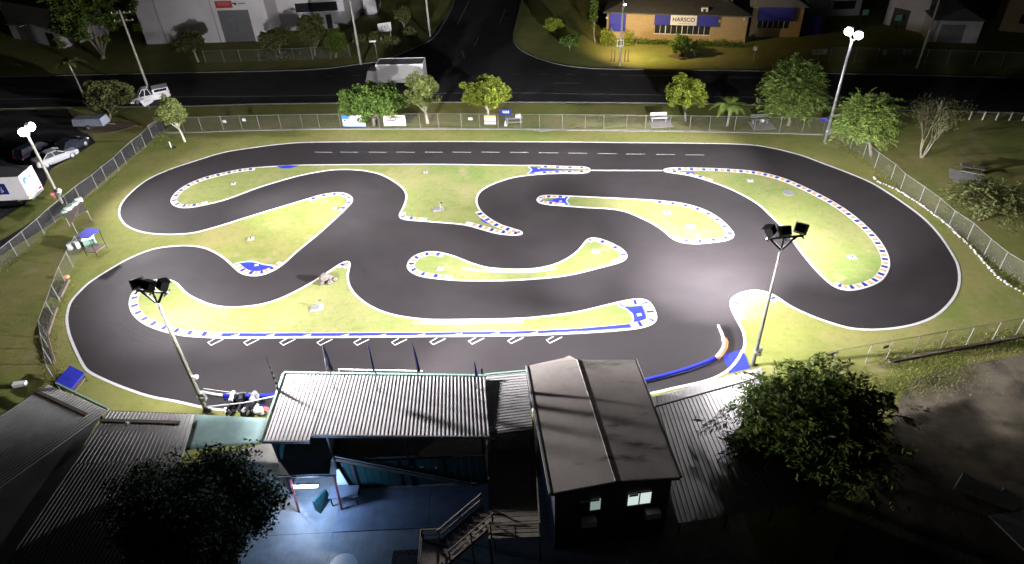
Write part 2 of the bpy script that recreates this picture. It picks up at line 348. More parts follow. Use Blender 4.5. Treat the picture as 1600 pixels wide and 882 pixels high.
M['doorglow'] = mat('white_door_panel', (0.75, 0.77, 0.8), 0.5, var=0.04)

def to_mesh(o):
    """turn a lettering curve into a plain mesh object"""
    me = bpy.data.meshes.new_from_object(o.evaluated_get(bpy.context.evaluated_depsgraph_get())); nm = o.name
    n = bpy.data.objects.new('sign_lettering', me); COL.objects.link(n); n.parent = o.parent; n.location = o.location; n.rotation_euler = o.rotation_euler; n.scale = o.scale
    bpy.data.objects.remove(o); n.name = 'sign_lettering'; return n
def structure(name, mb, m, z=None): return tag(mb.build(name, m), kind='structure')
def sheet_px(name, px, z, m, closed=True, step=1.5, smooth=False):
    p = gpath(px, True, step) if smooth else [G(*q) for q in px]
    return structure(name, MB().sheet(p, z), m)

# ================================================================== THE SETTING
# ground sheet with a gentle fine grid so that the bump has somewhere to live
gr = MB().sheet([(-420, -60), (420, -60), (420, 520), (-420, 520)], 0.0)
structure('ground', gr, M['lawn'])

# --- roads
far_edge = [(-260, 126), (-40, 122), (100, 119), (200, 116.5), (400, 112.5), (500, 109), (562, 101), (600, 95), (650, 75), (675, 62), (692, 40), (707, 12), (714, -14), (722, -45)]
right_edge = [(824, -45), (818, -14), (812, 10), (805, 37), (801, 55), (804, 70), (815, 80), (837, 91), (875, 102), (912, 107), (950, 109), (1025, 110), (1125, 111), (1200, 112.5), (1300, 116), (1400, 118), (1600, 123), (1900, 130)]
near_edge = [(1900, 186), (1600, 177), (1400, 172), (1200, 165), (1000, 161), (800, 160), (700, 160), (520, 161.5), (400, 163), (295, 166), (130, 168), (-40, 171), (-260, 176)]
road_poly = [G(*q) for q in far_edge + right_edge + near_edge]
structure('road', MB().sheet(road_poly, 0.004), M['road'])
for nm, px in (('road_kerb', far_edge), ('road_kerb', right_edge), ('road_kerb', near_edge)):
    p = catmull([G(*q) for q in px], False, 1.0)
    structure(nm, MB().strip(p, 0.0, 0.2, 0.0, 0.12), M['roadkerb'])
def paint(name, px, w, z=0.009, m='roadpaint', step=1.0):
    p = catmull([G(*q) for q in px], False, step); return structure(name, MB().strip(p, -w / 2, w / 2, z), M[m])
paint('road_edge_line', [(-100, 157), (100, 154), (320, 151.3), (400, 151), (520, 149), (640, 147), (800, 145.5), (900, 147), (1030, 149), (1200, 153), (1500, 160)], 0.11, m='dimpaint')
for a, b in (((510, 119.2), (520, 119)), ((551, 118.6), (562, 118.4)), ((802, 116.2), (813, 116.2)), ((844, 116.1), (855.5, 116.2)), ((884, 116.5), (896, 116.6)), ((936, 117), (949, 117)),
             ((970, 118), (1055, 118.7)), ((1095, 120.8), (1190, 121.5)), ((865, 130.4), (905, 130.4)), ((733.7, 0), (714.5, 38.7)), ((790, 14), (780, 38.7)), ((748, 58), (741, 72)), ((722, 80), (726, 92))):
    paint('road_lane_dash', [a, b], 0.11, m='dimpaint')
sheet_px('car_park', [(-330, 178), (-40, 174), (105, 171), (128, 200), (150, 223), (118, 243), (80, 264), (66, 300), (0, 345), (-300, 480)], 0.005, M['road'])
pth = catmull([G(*q) for q in [(282, 178), (240, 206), (206, 234), (170, 262), (130, 296), (94, 326), (50, 358), (0, 388), (-80, 440)]], False, 1.0)
structure('path', MB().strip(pth, -1.1, 1.1, 0.006), M['road'])
sheet_px('dirt_ground', [(1800, 540), (1600, 556), (1500, 572), (1425, 590), (1388, 612), (1402, 660), (1380, 740), (1330, 800), (1290, 900), (1340, 1100), (2100, 1100)], 0.006, M['dirt'], smooth=True)

# --- race track
OUT = [(400, 231), (450, 225), (500, 223), (600, 222.3), (700, 222), (800, 222.5), (900, 223), (1000, 224), (1100, 225), (1165, 226.8), (1200, 231), (1250, 243), (1282, 255), (1325, 271), (1360, 286), (1390, 304),
       (1415, 321), (1440, 340), (1462, 362), (1482, 390), (1495, 415), (1497, 442), (1490, 462), (1475, 481), (1455, 496), (1425, 507), (1390, 513), (1355, 514.5), (1325, 512), (1305, 506), (1275, 496), (1250, 485),
       (1232, 476), (1215, 464), (1200, 457), (1182, 453), (1167, 455), (1150, 461), (1140, 470), (1139.5, 477), (1144, 487), (1150, 500), (1157, 512), (1162, 527), (1162, 540), (1157, 555), (1142, 574), (1125, 585),
       (1100, 595), (1050, 606), (1015, 614), (900, 632), (750, 646), (600, 650), (480, 648), (400, 642), (350, 640), (320, 636), (275, 626), (237, 619), (200, 607), (170, 595), (140, 580), (130, 567), (120, 547), (110, 522),
       (106, 500), (108, 485), (112, 472), (125, 457), (142, 441), (175, 420), (200, 406), (225, 395), (250, 388), (287, 385), (312, 387), (332, 394), (350, 405), (362, 416), (375, 427.5), (390, 432), (400, 433), (410, 431),
       (427, 424), (445, 412), (467, 392), (500, 365), (525, 342), (542, 326), (552, 314), (548, 306), (535, 301), (517, 302), (500, 305), (480, 311), (450, 320), (400, 335), (362, 347), (332, 356), (300, 364), (262, 366),
       (232, 364), (212, 359), (197, 351), (189, 340), (187.5, 330), (192, 317), (207, 300), (230, 282), (262, 267), (300, 254), (350, 239)]
ISL = {
 'A': [(266, 315), (271, 305), (282, 295), (300, 285), (325, 276), (350, 270), (375, 265), (400, 262), (432, 260), (475, 258), (600, 257), (700, 257), (800, 258.5), (845, 258.7), (875, 260), (910, 260.7), (922, 262.5), (926, 266),
       (922, 270), (907, 272), (875, 272), (837, 274), (812, 277), (800, 279), (775, 287), (755, 297), (747, 307), (746, 317), (752, 330), (765, 341), (782, 351), (800, 357), (811, 360), (820, 364), (817, 368), (805, 369), (790, 368),
       (775, 366), (750, 359), (725, 352.5), (687, 349), (650, 346), (630, 344), (622, 340), (622.5, 336), (627, 329), (632, 317), (634, 307), (630, 297), (617, 286), (595, 274), (570, 268), (540, 266), (512, 267.5), (475, 274),
       (437, 284), (400, 295.5), (375, 305), (350, 314), (325, 320), (300, 325), (280, 325.5), (270, 321)],
 'C': [(201, 476), (202, 469), (205, 460), (212, 451), (224, 444), (236, 439), (250, 436), (262, 436.5), (274, 440), (282, 447), (290, 456), (300, 463), (315, 470), (330, 476), (346, 479), (365, 480), (380, 479), (400, 477), (425, 471), (450, 461),
       (475, 448), (497, 435), (514, 424), (529, 413.6), (537, 408.5), (543.5, 406.8), (548, 408.5), (548.6, 412.5), (546, 423), (544.6, 434), (547, 445), (552.6, 455.6), (565, 468), (585, 481), (612, 491), (650, 497.5), (687, 499.5), (800, 497.8),
       (850, 494), (900, 487.5), (937, 479), (975, 470), (997, 467), (1012, 469), (1020, 477), (1026, 491), (1028, 500), (1024, 506), (1012, 511), (987, 516), (925, 521), (850, 524.5), (800, 526), (600, 528), (400, 529.5), (350, 529.5), (312, 528),
       (282, 525), (250, 517.5), (225, 507.5), (210, 496), (203, 485)],
 'D': [(635, 417), (640, 406), (652, 397.5), (672, 393), (690, 395), (712, 401), (737, 411), (762, 418), (800, 420.7), (832, 420), (860, 415), (882, 406), (900, 394), (910, 382.5), (917, 374), (927, 371), (942, 374.5), (960, 382), (975, 391), (981, 399),
       (979, 406), (970, 411), (940, 419), (900, 429), (862, 435), (800, 439.5), (750, 440), (712, 439.5), (675, 436), (655, 432.5), (641, 426)],
 'E': [(836, 312.5), (840, 308), (850, 305.5), (875, 305.7), (925, 308), (975, 310.5), (1012, 312.5), (1050, 315.5), (1080, 321), (1105, 330), (1125, 342), (1140, 356), (1149, 367.5), (1147, 372.5), (1135, 377), (1112, 380), (1087, 382), (1065, 380),
       (1050, 374), (1037, 362.5), (1020, 351), (995, 339), (975, 331), (950, 327.5), (912, 325.5), (882, 323), (857, 321), (842, 318)],
 'F': [(1033, 267), (1037, 264), (1050, 262.5), (1100, 263), (1137, 264.5), (1175, 267.5), (1200, 272), (1225, 279), (1250, 289), (1275, 301), (1300, 314), (1325, 330), (1350, 350), (1370, 370), (1385, 392), (1391, 412), (1387, 427), (1377, 440),
       (1355, 450), (1330, 455), (1310, 452), (1292, 441), (1267, 415), (1247, 390), (1227, 362), (1200, 335), (1185, 321), (1162, 307), (1137, 295), (1110, 285), (1080, 276), (1050, 271), (1037, 269.5)]}
out_path = gpath(OUT)
structure('race_track', MB().sheet(out_path, 0.010), M['track'])
# painted edge of the outer boundary: outside the asphalt (path is counter-clockwise, so its right side is outside)
LW = 0.17
structure('track_edge_line', MB().strip(out_path, -LW, 0.02, 0.004, 0.018, True), M['white'])
PATHS = {'OUT': out_path}
for k, px in ISL.items():
    p = gpath(px); PATHS[k] = p
    structure('infield_lawn', MB().prism(offs(p, LW * 0.6, True), 0.011, 0.030), M['infield'])
    structure('infield_edge_line', MB().strip(p, 0.0, LW, 0.011, 0.036, True), M['white'])
# dashes of the long straight
xs = [(492, 519), (532, 560), (576, 604), (619.5, 648), (664, 692), (707, 736), (752, 781), (797, 826), (842, 872), (888, 917.5), (934, 963), (979, 1008), (1025, 1054.5), (1071, 1100)]
for i, (a, b) in enumerate(xs):
    v = 238.2 + (0 if a < 780 else (a - 780) * 0.0145)
    paint('straight_dash', [(a, v), (b, v + 0.3)], 0.075, 0.016, 'roadpaint')
paint('track_divider_line', [(924, 266.8), (1035, 267.2)], 0.2, 0.020, 'white')

# --- kerbs: a low white concrete band with painted blocks
def nearest(path, q):
    g = G(*q); return min(range(len(path)), key=lambda i: (path[i][0] - g.x) ** 2 + (path[i][1] - g.y) ** 2)
def sub(path, a, b, via):
    """stretch of a closed path from pixel a to pixel b that passes pixel via"""
    n = len(path); i, j, k = nearest(path, a), nearest(path, b), nearest(path, via)
    f = [path[(i + t) % n] for t in range((j - i) % n + 1)]
    if (k - i) % n <= (j - i) % n: return f, 1
    return [path[(i - t) % n] for t in range((i - j) % n + 1)], -1
def kerb(key, a, b, via, label, side=1, w=0.42, pitch=0.56, blk=0.27, wide=None, first=0):
    """side +1: the band lies on the left of the closed path (inside an island)"""
    p, d = sub(PATHS[key], a, b, via); s = side * d
    if key == 'OUT': s = -d; base_z = 0.004
    else: base_z = 0.02
    e = empty('kerb', (p[len(p) // 2][0], p[len(p) // 2][1], 0), label, 'kerb')
    lo, hi = LW * 0.8, LW + w
    if s < 0: lo, hi = -hi, -lo
    MB().strip(p, lo, hi, base_z, 0.052).build('kerb_band', M['kerbwhite'], e)
    # walk along and lay blocks
    L = [0.0]
    for i in range(1, len(p)): L.append(L[-1] + (p[i] - p[i - 1]).length)
    def at(t):
        for i in range(1, len(p)):
            if L[i] >= t:
                f = (t - L[i - 1]) / max(1e-6, L[i] - L[i - 1]); return p[i - 1].lerp(p[i], f), (p[i] - p[i - 1]).normalized()
        return p[-1], (p[-1] - p[-2]).normalized()
    n = int((L[-1] - 0.3) / pitch)
    for i in range(n):
        t = 0.3 + i * pitch
        q0, d0 = at(t); q1, d1 = at(t + blk * 1.2)
        a0, a1 = LW * 0.85, LW + w - 0.03
        c = []
        for q, dd, o in ((q0, d0, a0), (q1, d1, a0), (q1, d1, a1), (q0, d0, a1)):
            nn = Vector((-dd.y, dd.x)) * (1 if s > 0 else -1); c.append(q + nn * o)
        if s < 0: c = c[::-1]
        MB().hexa([(x.x, x.y, 0.045) for x in c], [(x.x, x.y, 0.060) for x in c]).build('painted_block', M['kerbblue' if (i + first) % 2 == 0 else 'kerborange'], e)
    return e
kerb('A', (398, 262), (328, 320), (266, 315), 'long blue and orange kerb around the hairpin tip by the lawn with one sprinkler pad', w=0.44)
kerb('A', (846, 258.7), (836, 274), (926, 266), 'kerb around the narrow tongue that meets the white divider line, beside the dashed straight', w=0.34, pitch=0.62, blk=0.3)
kerb('A', (752, 330), (728, 353), (820, 365), 'kerb on the pointed nose with wide blue and orange chevrons', w=0.45, pitch=0.6)
kerb('A', (624, 333), (664, 347.2), (622, 339), 'short kerb at the sharp corner below the central lawn bridge', w=0.42, pitch=0.55, first=1)
kerb('OUT', (482, 310.5), (538, 330), (552, 313), 'kerb rounding the lawn tongue that reaches in from the fence side', w=0.42)
kerb('OUT', (364, 417), (446, 411), (398, 433), 'short curved kerb hugging the blue eye-shaped patch', w=0.46, first=1)
kerb('C', (262, 436.5), (340, 529.3), (201, 476), 'kerb with pale blocks sweeping around the lawn end under the three-head lamp', w=0.5, pitch=0.6, blk=0.3)
kerb('C', (524, 417), (546.5, 421), (545, 407), 'tiny kerb capping the pointed lawn tip near the grey rock', w=0.36, pitch=0.5)
kerb('C', (972, 471), (985, 516), (1027, 495), 'kerb around the squared lawn end with a blue turf square', w=0.55, pitch=0.62, blk=0.24, first=1)
kerb('D', (697, 396.5), (706, 439), (635, 417), 'kerb around the round end of the banana-shaped lawn', w=0.46, pitch=0.6)
kerb('D', (915, 376), (958, 414), (981, 399), 'kerb on the flared end of the banana-shaped lawn', w=0.42, pitch=0.72, blk=0.25)
kerb('E', (884, 306), (882, 323), (836, 312.5), 'kerb around the slim blue-tipped end of the leaf-shaped lawn', w=0.36, pitch=0.56)
kerb('E', (1022, 313), (1048, 373), (1149, 368), 'kerb around the broad end of the leaf-shaped lawn with two sprinkler pads', w=0.42, pitch=0.62)
kerb('F', (1046, 262.7), (1112, 285.5), (1033, 267), 'short kerb on the tip of the largest curved lawn, at the divider line end', w=0.34, pitch=0.62, first=1)
kerb('F', (1052, 262.5), (1298, 446), (1391, 412), 'longest kerb, bounding the outer side of the largest curved lawn', w=0.46, pitch=0.6, blk=0.28)
kerb('OUT', (1222, 469), (1151, 502), (1141, 473), 'washed-out kerb on the bare lawn nose beside the black lamp mast', w=0.5, pitch=0.75, blk=0.22)

# --- blue turf patches
def patch(name, px, z, m, label=None, cat=None, smooth=False, step=0.3):
    p = gpath(px, True, step) if smooth else [G(*q) for q in px]
    o = MB().prism(p, 0.012, z).build(name, M[m]); return tag(o, label, cat)
patch('blue_patch', [(432, 260.5), (440, 263.5), (452, 264), (468, 259.2), (450, 259)], 0.040, 'blue', 'thin blue turf sliver at the edge of the dashed straight', 'turf patch')
patch('blue_patch', [(368, 413), (378, 410.5), (388, 410), (400, 411), (412, 414.5), (428, 416), (414, 421), (402, 425), (395, 425.5), (386, 421), (376, 414.5)], 0.028, 'blue', 'eye-shaped bright blue turf patch on the lawn point', 'turf patch', True)
patch('blue_patch', [(826, 261.5), (838, 262), (848, 264.5), (905, 266.3), (846, 268), (834, 270.8), (825, 271.5), (831, 266.5)], 0.040, 'blue', 'long blue fishtail patch between two kerbs on the narrow tongue', 'turf patch')
patch('blue_patch', [(848, 313.3), (862, 312.8), (875, 309), (889, 309), (884.5, 314.5), (889, 320), (876, 319), (862, 314.6)], 0.040, 'blue', 'blue fishtail patch on the slim end of the leaf-shaped lawn', 'turf patch')
patch('blue_patch', [(750, 344), (753, 342.5), (764, 348.5), (775, 352.5), (770, 353), (757, 348.5)], 0.040, 'blue', 'small blue wedge at the root of the pointed nose', 'turf patch')
patch('blue_patch', [(1051, 269), (1062, 268.8), (1083, 270), (1086, 272.8), (1072, 272)], 0.040, 'blue', 'small blue wedge on the tip of the largest curved lawn', 'turf patch')
patch('blue_patch', [(966, 478), (970, 477), (984, 481), (1003, 478.5), (1011, 501), (992, 506), (987, 513), (988, 507.5), (990, 500), (988, 491), (980, 485)], 0.040, 'blue', 'blue turf square on the squared lawn end, with curved inner edge', 'turf patch')
patch('blue_strip', [(334, 525.5), (341, 521.5), (400, 522), (600, 521.3), (800, 519), (900, 515), (988, 507), (990, 512.2), (925, 517), (850, 520.8), (800, 522.3), (600, 525), (400, 526.2), (345, 526.3)], 0.040, 'blue', 'long straight blue turf strip along the pit straight lawn edge', 'turf strip')
paint('blue_strip_edge', [(341, 520.8), (600, 520.3), (800, 518), (900, 514), (985, 506.3)], 0.06, 0.043, 'kerbwhite')
for px in ([(366, 413.5), (378, 410), (388, 409.4), (400, 410.3), (412, 414), (430, 416)], [(889.5, 308.6), (884.8, 314.5), (889.5, 320.4)], [(825.5, 261.2), (831, 266.5), (824.5, 271.8)], [(965, 477.4), (979, 484.4), (987, 491), (989.3, 500), (987, 507)]):
    structure('turf_trim_line', MB().strip(catmull([G(*q) for q in px], False, .3), -.06, .06, .02, .046), M['skyblue'])
for (u, v), sz in (((401, 415), .32), ((876, 315.6), .26), ((842, 264.3), .22), ((999, 493), .34)):
    q = G(u, v); tag(MB().box(q + Vector((0, 0, .05)), (sz, sz * .8, .05), rz=.2).build('valve_cover', M['greywall']), {401: 'small pale valve cover on the eye-shaped blue patch', 876: 'small pale valve cover on the blue tip of the leaf-shaped lawn', 842: 'small pale valve cover on the long blue fishtail patch', 999: 'small pale valve cover in the blue turf square'}[u], 'valve cover')
# pale timber edging lying in the lawns
for px, lb in (([(644, 505.5), (700, 506), (760, 505), (818, 503)], 'pale timber edging board lying in the pit straight lawn'), ([(722, 420.5), (760, 424.5), (800, 426), (840, 424.5), (870, 420)], 'pale curved timber edging in the banana-shaped lawn')):
    p = catmull([G(*q) for q in px], False, 0.4); tag(MB().strip(p, -0.1, 0.1, 0.02, 0.065).build('edging_board', M['palecurve']), lb, 'edging')
# grid boxes and small arrow wedges of the start line
def grid_box(x, v):
    pts = [G(x, v + 6.5), G(x + 5, v + 10.8), G(x + 24, v + 1.4)]; q0 = G(x + 11, v + 0.4)
    path = [Vector((p.x, p.y)) for p in (q0, pts[0], pts[1], pts[2])]
    structure('grid_box_marking', MB().strip(path, -0.045, 0.045, 0.017), M['white'])
def wedge(x, v):
    p = [G(x, v), G(x + 15, v - 3.0), G(x + 13, v - 0.2)]
    structure('blue_strip_wedge', MB().sheet(p, 0.045), M['kerbwhite'])
for x in (325, 381, 437.5, 495.5, 553, 612, 672, 732.5, 793.5, 854): grid_box(x, 529.2 - max(0, (x - 600) * 0.0135))
for x in (360, 415, 472, 531, 589, 650, 708, 766, 826, 887): wedge(x, 525.6 - max(0, (x - 600) * 0.0165))
paint('pit_thin_line', [(318, 607.5), (350, 612), (390, 617), (428, 621)], 0.045, 0.016, 'roadpaint')

# thin tyre marks and paving seams on the asphalt
M['rubbermark'] = add_layer(mat('rubber_mark', (0.0125, 0.0115, 0.0122), 0.6, var=0.1), (0.021, 0.019, 0.0205), 1.6, 0.4, 0.6, 0.9)
for key, a, b, via, off_, n_ in (('A', (400, 262), (350, 314), (266, 315), 1.0, 4), ('A', (540, 266), (622, 338), (632, 310), 1.1, 4), ('A', (800, 279), (790, 354), (746, 315), 1.0, 4), ('C', (300, 463), (300, 527), (201, 476), 1.0, 4), ('D', (720, 403), (720, 440), (635, 417), .9, 3), ('D', (917, 374), (940, 419), (981, 399), .9, 3),
                                 ('E', (900, 307), (890, 323), (836, 312), .9, 3), ('E', (1100, 328), (1060, 379), (1149, 368), .9, 4), ('F', (1300, 314), (1292, 441), (1391, 412), 1.1, 5), ('C', (520, 419), (570, 471), (548, 412), .9, 3)):
    p_, d_ = sub(PATHS[key], a, b, via); p_ = smooth_path(p_, False, 6)
    for k in range(n_):
        m_ = len(p_); i0 = random.randint(0, m_ // 4); i1 = random.randint(3 * m_ // 4, m_ - 1); o_ = -d_ * (off_ + .28 * k + random.uniform(-.08, .08))
        structure('tyre_mark', MB().strip(smooth_path(offs(p_, o_, False), False, 8)[i0:i1:2], -.035, .035, .0135), M['rubbermark'])
for px in ([(300, 560), (500, 566), (760, 566), (1000, 552), (1120, 520)], [(560, 372), (700, 378), (880, 352), (1000, 372)], [(420, 246), (700, 248), (1000, 249), (1180, 256)]):
    structure('paving_seam', MB().strip(catmull([G(*q) for q in px], False, .6), -.015, .015, .0128), M['rubbermark'])
# --- concrete strip under the rear fence, and courtyard slabs
REAR = [(257, 206), (300, 205.5), (400, 202.3), (500, 200.7), (600, 200.2), (700, 200.3), (800, 201), (900, 202), (1000, 203.2), (1100, 204.7), (1200, 206.3), (1285, 209)]
rp_ = catmull([G(*q) for q in REAR], False, 1.0)
structure('concrete_mowing_strip', MB().strip(rp_, -0.42, -0.06, 0.0, 0.05), M['concrete'])
sheet_px('concrete_drain_apron', [(828, 203.2), (845, 207.2), (872, 203.8)], 0.02, M['concrete'])
cy = MB().sheet([(-19, 27), (-14.2, 28.5), (12, 27.5), (12, 10), (-20, 10)], 0.006); structure('courtyard', cy, M['concrete'])
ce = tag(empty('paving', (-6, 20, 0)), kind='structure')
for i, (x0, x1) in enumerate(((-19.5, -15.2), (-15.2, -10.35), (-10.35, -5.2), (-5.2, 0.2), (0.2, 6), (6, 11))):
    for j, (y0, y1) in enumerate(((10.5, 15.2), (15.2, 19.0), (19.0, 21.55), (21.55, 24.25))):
        MB().box(((x0 + x1) / 2, (y0 + y1) / 2, 0.03 + (0.02 if j == 3 and x0 > -11.5 else 0)), (x1 - x0 - 0.014, y1 - y0 - 0.014, 0.05 + (0.04 if j == 3 and x0 > -11.5 else 0))).build('paving_slab', M['bluegreytint' if (j == 3 and x0 > -11.5) else 'courtyard'], ce)

# ================================================================== CLUB BUILDINGS
def V3(u, v, z): return G(u, v, z)
def corr_roof(parent, A, B, C, D, pitch=0.2, h=0.035, per=4, m='roofgrey', part='roof_sheet'):
    """ribbed sheets; A-B is one eave, D-C the other; ribs run from A-B to D-C"""
    A, B, C, D = map(Vector, (A, B, C, D)); n = max(per, int(round((B - A).length / pitch / per)) * per)
    prof = ((0.0, 0.0), (0.62, 0.0), (0.70, 1.0), (0.92, 1.0), (1.0, 0.0))
    for s in range(0, n, per):
        mb = MB(); vs = []; fs = []
        for r in range(per):
            for k, (t, z) in enumerate(prof):
                if k == 0 and r > 0: continue
                f = (s + r + t) / n
                zz = Vector((0, 0, z * h))
                vs += [A.lerp(B, f) + zz, D.lerp(C, f) + zz]
        for i in range(len(vs) // 2 - 1): fs.append((2 * i, 2 * i + 2, 2 * i + 3, 2 * i + 1))
        mb.add(vs, fs).build(part, M[m], parent)
def lerp2(A, B, C, D, s, t): return Vector(A).lerp(Vector(B), s).lerp(Vector(D).lerp(Vector(C), s), t)

# --- drivers' stand: upper deck under a pale ribbed roof
e = empty('drivers_stand', (-7.5, 26.2, 0), "drivers' stand with pale ribbed roof edged in green above a dark green wall", 'grandstand')
zf, zb = 5.05, 4.85
A, B = V3(446, 584.5, zf), V3(757, 589.5, zf); Cc, Dd = V3(765, 682, zb), V3(410, 689, zb)
N1, N2 = V3(486, 679.5, zb), V3(484, 689, zb)
# the roof: left bay runs further back, the rest stops at the notch
fA = (N1.x - Dd.x) / (Cc.x - Dd.x)
Aq = A.lerp(B, 0.232)
corr_roof(e, A, Aq, N2, Dd, m='roofpale'); corr_roof(e, Aq + Vector((.004, 0, 0)), B, Cc, N1, m='roofpale')
MB().beam(A + Vector((-.08, .06, .03)), B + Vector((.08, .06, .03)), 0.13, 0.14).build('roof_trim', M['rooftrim'], e)
MB().beam(A + Vector((-.1, -.01, .03)), Dd + Vector((-.1, -.05, .03)), 0.13, 0.14).build('roof_trim', M['rooftrim'], e)
MB().beam(N1 + Vector((0.02, -.05, -.05)), Cc + Vector((0, -.05, -.05)), 0.08, 0.18).build('gutter', M['roofdark'], e)
MB().beam(Dd + Vector((0, -.05, -.05)), N2 + Vector((0, -.05, -.05)), 0.08, 0.18).build('gutter', M['roofdark'], e)
def slab(nm, x0, x1, y0, y1, z0, z1, m, par=None): return MB().box(((x0 + x1) / 2, (y0 + y1) / 2, (z0 + z1) / 2), (x1 - x0, y1 - y0, z1 - z0)).build(nm, M[m], par)
slab('upper_floor', -13.3, -1.9, 24.5, 28.6, 2.35, 2.55, 'deck', e)
slab('end_wall', -13.38, -13.25, 24.4, 28.5, 0.0, 4.85, 'greenwall', e)
slab('front_wall', -13.2, -1.9, 28.42, 28.55, 0.0, 4.3, 'greenwall', e)  # raised higher to keep floodlight off the upper floor
for x in np.arange(-10.0, -2.1, 0.42): slab('wall_board', float(x), float(x) + 0.4, 24.38, 24.44 + 0.015 * (int(x * 10) % 2), 0.055, 2.34, 'greenwall', e)
slab('partition_wall', -10.35, -10.2, 24.4, 28.3, 0.06, 4.8, 'navywall', e)
for x in (-13.2, -10.28, -6.2, -2.0):
    slab('roof_post', x - 0.05, x + 0.05, 24.30, 24.37, 0.06, 4.86, 'dark', e); slab('roof_post', x - 0.05, x + 0.05, 28.58, 28.68, 0.02, 4.95, 'dark', e)
for y in (24.46, 26.4): slab('rafter', -13.2, -1.9, y - 0.04, y + 0.04, 4.66, 4.78, 'timber', e)
# stair flight behind the wall, climbing towards the end bay
st = empty('stair', (-6, 24.05, 0)); st.parent = e; st.location = Vector((-6, 24.05, 0)) - root_loc(e)
a, b = Vector((-2.85, 24.12, 0.1)), Vector((-10.15, 24.32, 2.75))
MB().beam(a + Vector((0, 0, .25)), b + Vector((0, 0, .25)), 0.05, 0.07).build('handrail', M['steel'], st)
MB().beam(a, b, 0.06, 0.24).build('stringer', M['timber'], st)
for k in range(13):
    q = a.lerp(b, (k + 0.5) / 13); MB().box(q + Vector((0, 0.03, 0)), (0.3, 0.1, 0.04)).build('tread', M['timber'], st)
for x in (-9.4, -7.0, -4.6):
    MB().beam((x, 24.3, 0.06), (x + .02, 24.3, 2.3), 0.05).build('wall_stud', M['red'], e)
# small notices on the green wall
for x, z, w, h in ((-6.1, 1.75, .16, .14), (-5.55, 1.7, .22, .12), (-4.75, 1.6, .13, .2), (-5.95, 1.35, .05, .16)):
    MB().box((x, 24.345, z), (w, 0.02, h)).build('notice', M['greywall'], e)
# front rail of the stand (white pipe frame seen beyond the roof edge)
r0, r1 = V3(529, 577.5, 3.9), V3(661, 580, 3.9); r0.y += .0; dn = Vector((0, 0, -0.75))
fr = empty('front_rail', (r0 + r1) / 2, 'white pipe frame railing in front of the pale ribbed roof', 'railing')
MB().tube([r0, r1], 0.035, 6).build('rail', M['frame'], fr); MB().tube([r0 + dn * .55, r1 + dn * .55], 0.025, 6).build('rail', M['frame'], fr)
for k in range(7):
    q = r0.lerp(r1, k / 6); MB().tube([q, q + Vector((0, 0, -3.88))], 0.03, 6).build('post', M['frame'], fr)
for k in (0, 1, 2, 3, 4, 5):
    q0 = r0.lerp(r1, k / 6 + .02); q1 = r0.lerp(r1, k / 6 + .145)
    MB().box((q0 + q1) / 2 + Vector((0, -.02, -.36)), ((q1 - q0).length, .02, .3)).build('panel', M['greywall'], fr)

# --- flags on the roof
def flag(u, v, vt, kind, label):
    b = V3(u, v, 4.95); h = rise(b, vt)
    b.z = 4.95
    f = empty('flag', b, label, 'flag', 'flags on the drivers stand roof')
    MB().tube([b, b + Vector((0, 0, h * 0.5)), b + Vector((0, 0, h))], [0.022, 0.018, 0.012], 6).build('flag_pole', M['dark'], f)
    MB().beam(b + Vector((0.25, -.1, 0.02)), b + Vector((0, 0, .45)), .02).build('brace', M['dark'], f)
    # drooping cloth: gathered folds below the tip
    n = 14; vs = []; fs = []
    for i in range(n):
        t = i / (n - 1); z = h * (0.98 - 0.52 * t) if kind != 'chequer' else h * (0.80 - 0.72 * t)
        w = 0.02 + (0.42 if kind != 'chequer' else 0.36) * (t ** 0.8) * (1 - 0.25 * t)
        for k in range(5):
            s = k / 4; ph = 7 * s + 2.2 * t + (u % 7)
            vs.append(b + Vector((w * s * (0.75 if kind == 'white' else .6), 0.13 * sin(ph) * t - w * s * .5, z - 0.12 * s * t)))
    for i in range(n - 1):
        for k in range(4): a = i * 5 + k; fs.append((a, a + 1, a + 6, a + 5))
    c = MB().add(vs, fs).build('cloth', M[{'chequer': 'chequer', 'white': 'navy', 'navy': 'navy', 'black': 'navy'}[kind]], f, smooth=True)
    c.modifiers.new('thick', 'SOLIDIFY').thickness = 0.012
    if kind == 'white':
        vs = [b + Vector((-.02 - .16 * t, -.05 - .03 * sin(9 * t), h * (0.93 - .48 * t))) for t in np.linspace(0, 1, 8)] + [b + Vector((-.02, -.03, h * (0.96 - .46 * t))) for t in np.linspace(0, 1, 8)]
        c2 = MB().add(vs, [(i, i + 1, i + 9, i + 8) for i in range(7)]).build('white_fold', M['signwhite'], f, smooth=True); c2.modifiers.new('thick', 'SOLIDIFY').thickness = 0.012
flag(434, 611, 559, 'chequer', 'black and white chequered flag drooping at the roof corner')
flag(524, 611, 536, 'white', 'dark blue flag with a white fold hanging from its roof pole')
flag(591, 613, 535, 'navy', 'dark blue drooping flag above the white pipe railing, next to the white-folded flag')
flag(657, 611, 536, 'navy', 'dark blue drooping flag at the far end of the white pipe railing')
flag(745, 609, 564, 'black', 'short dark flag at the joint between the pale and dark roofs')

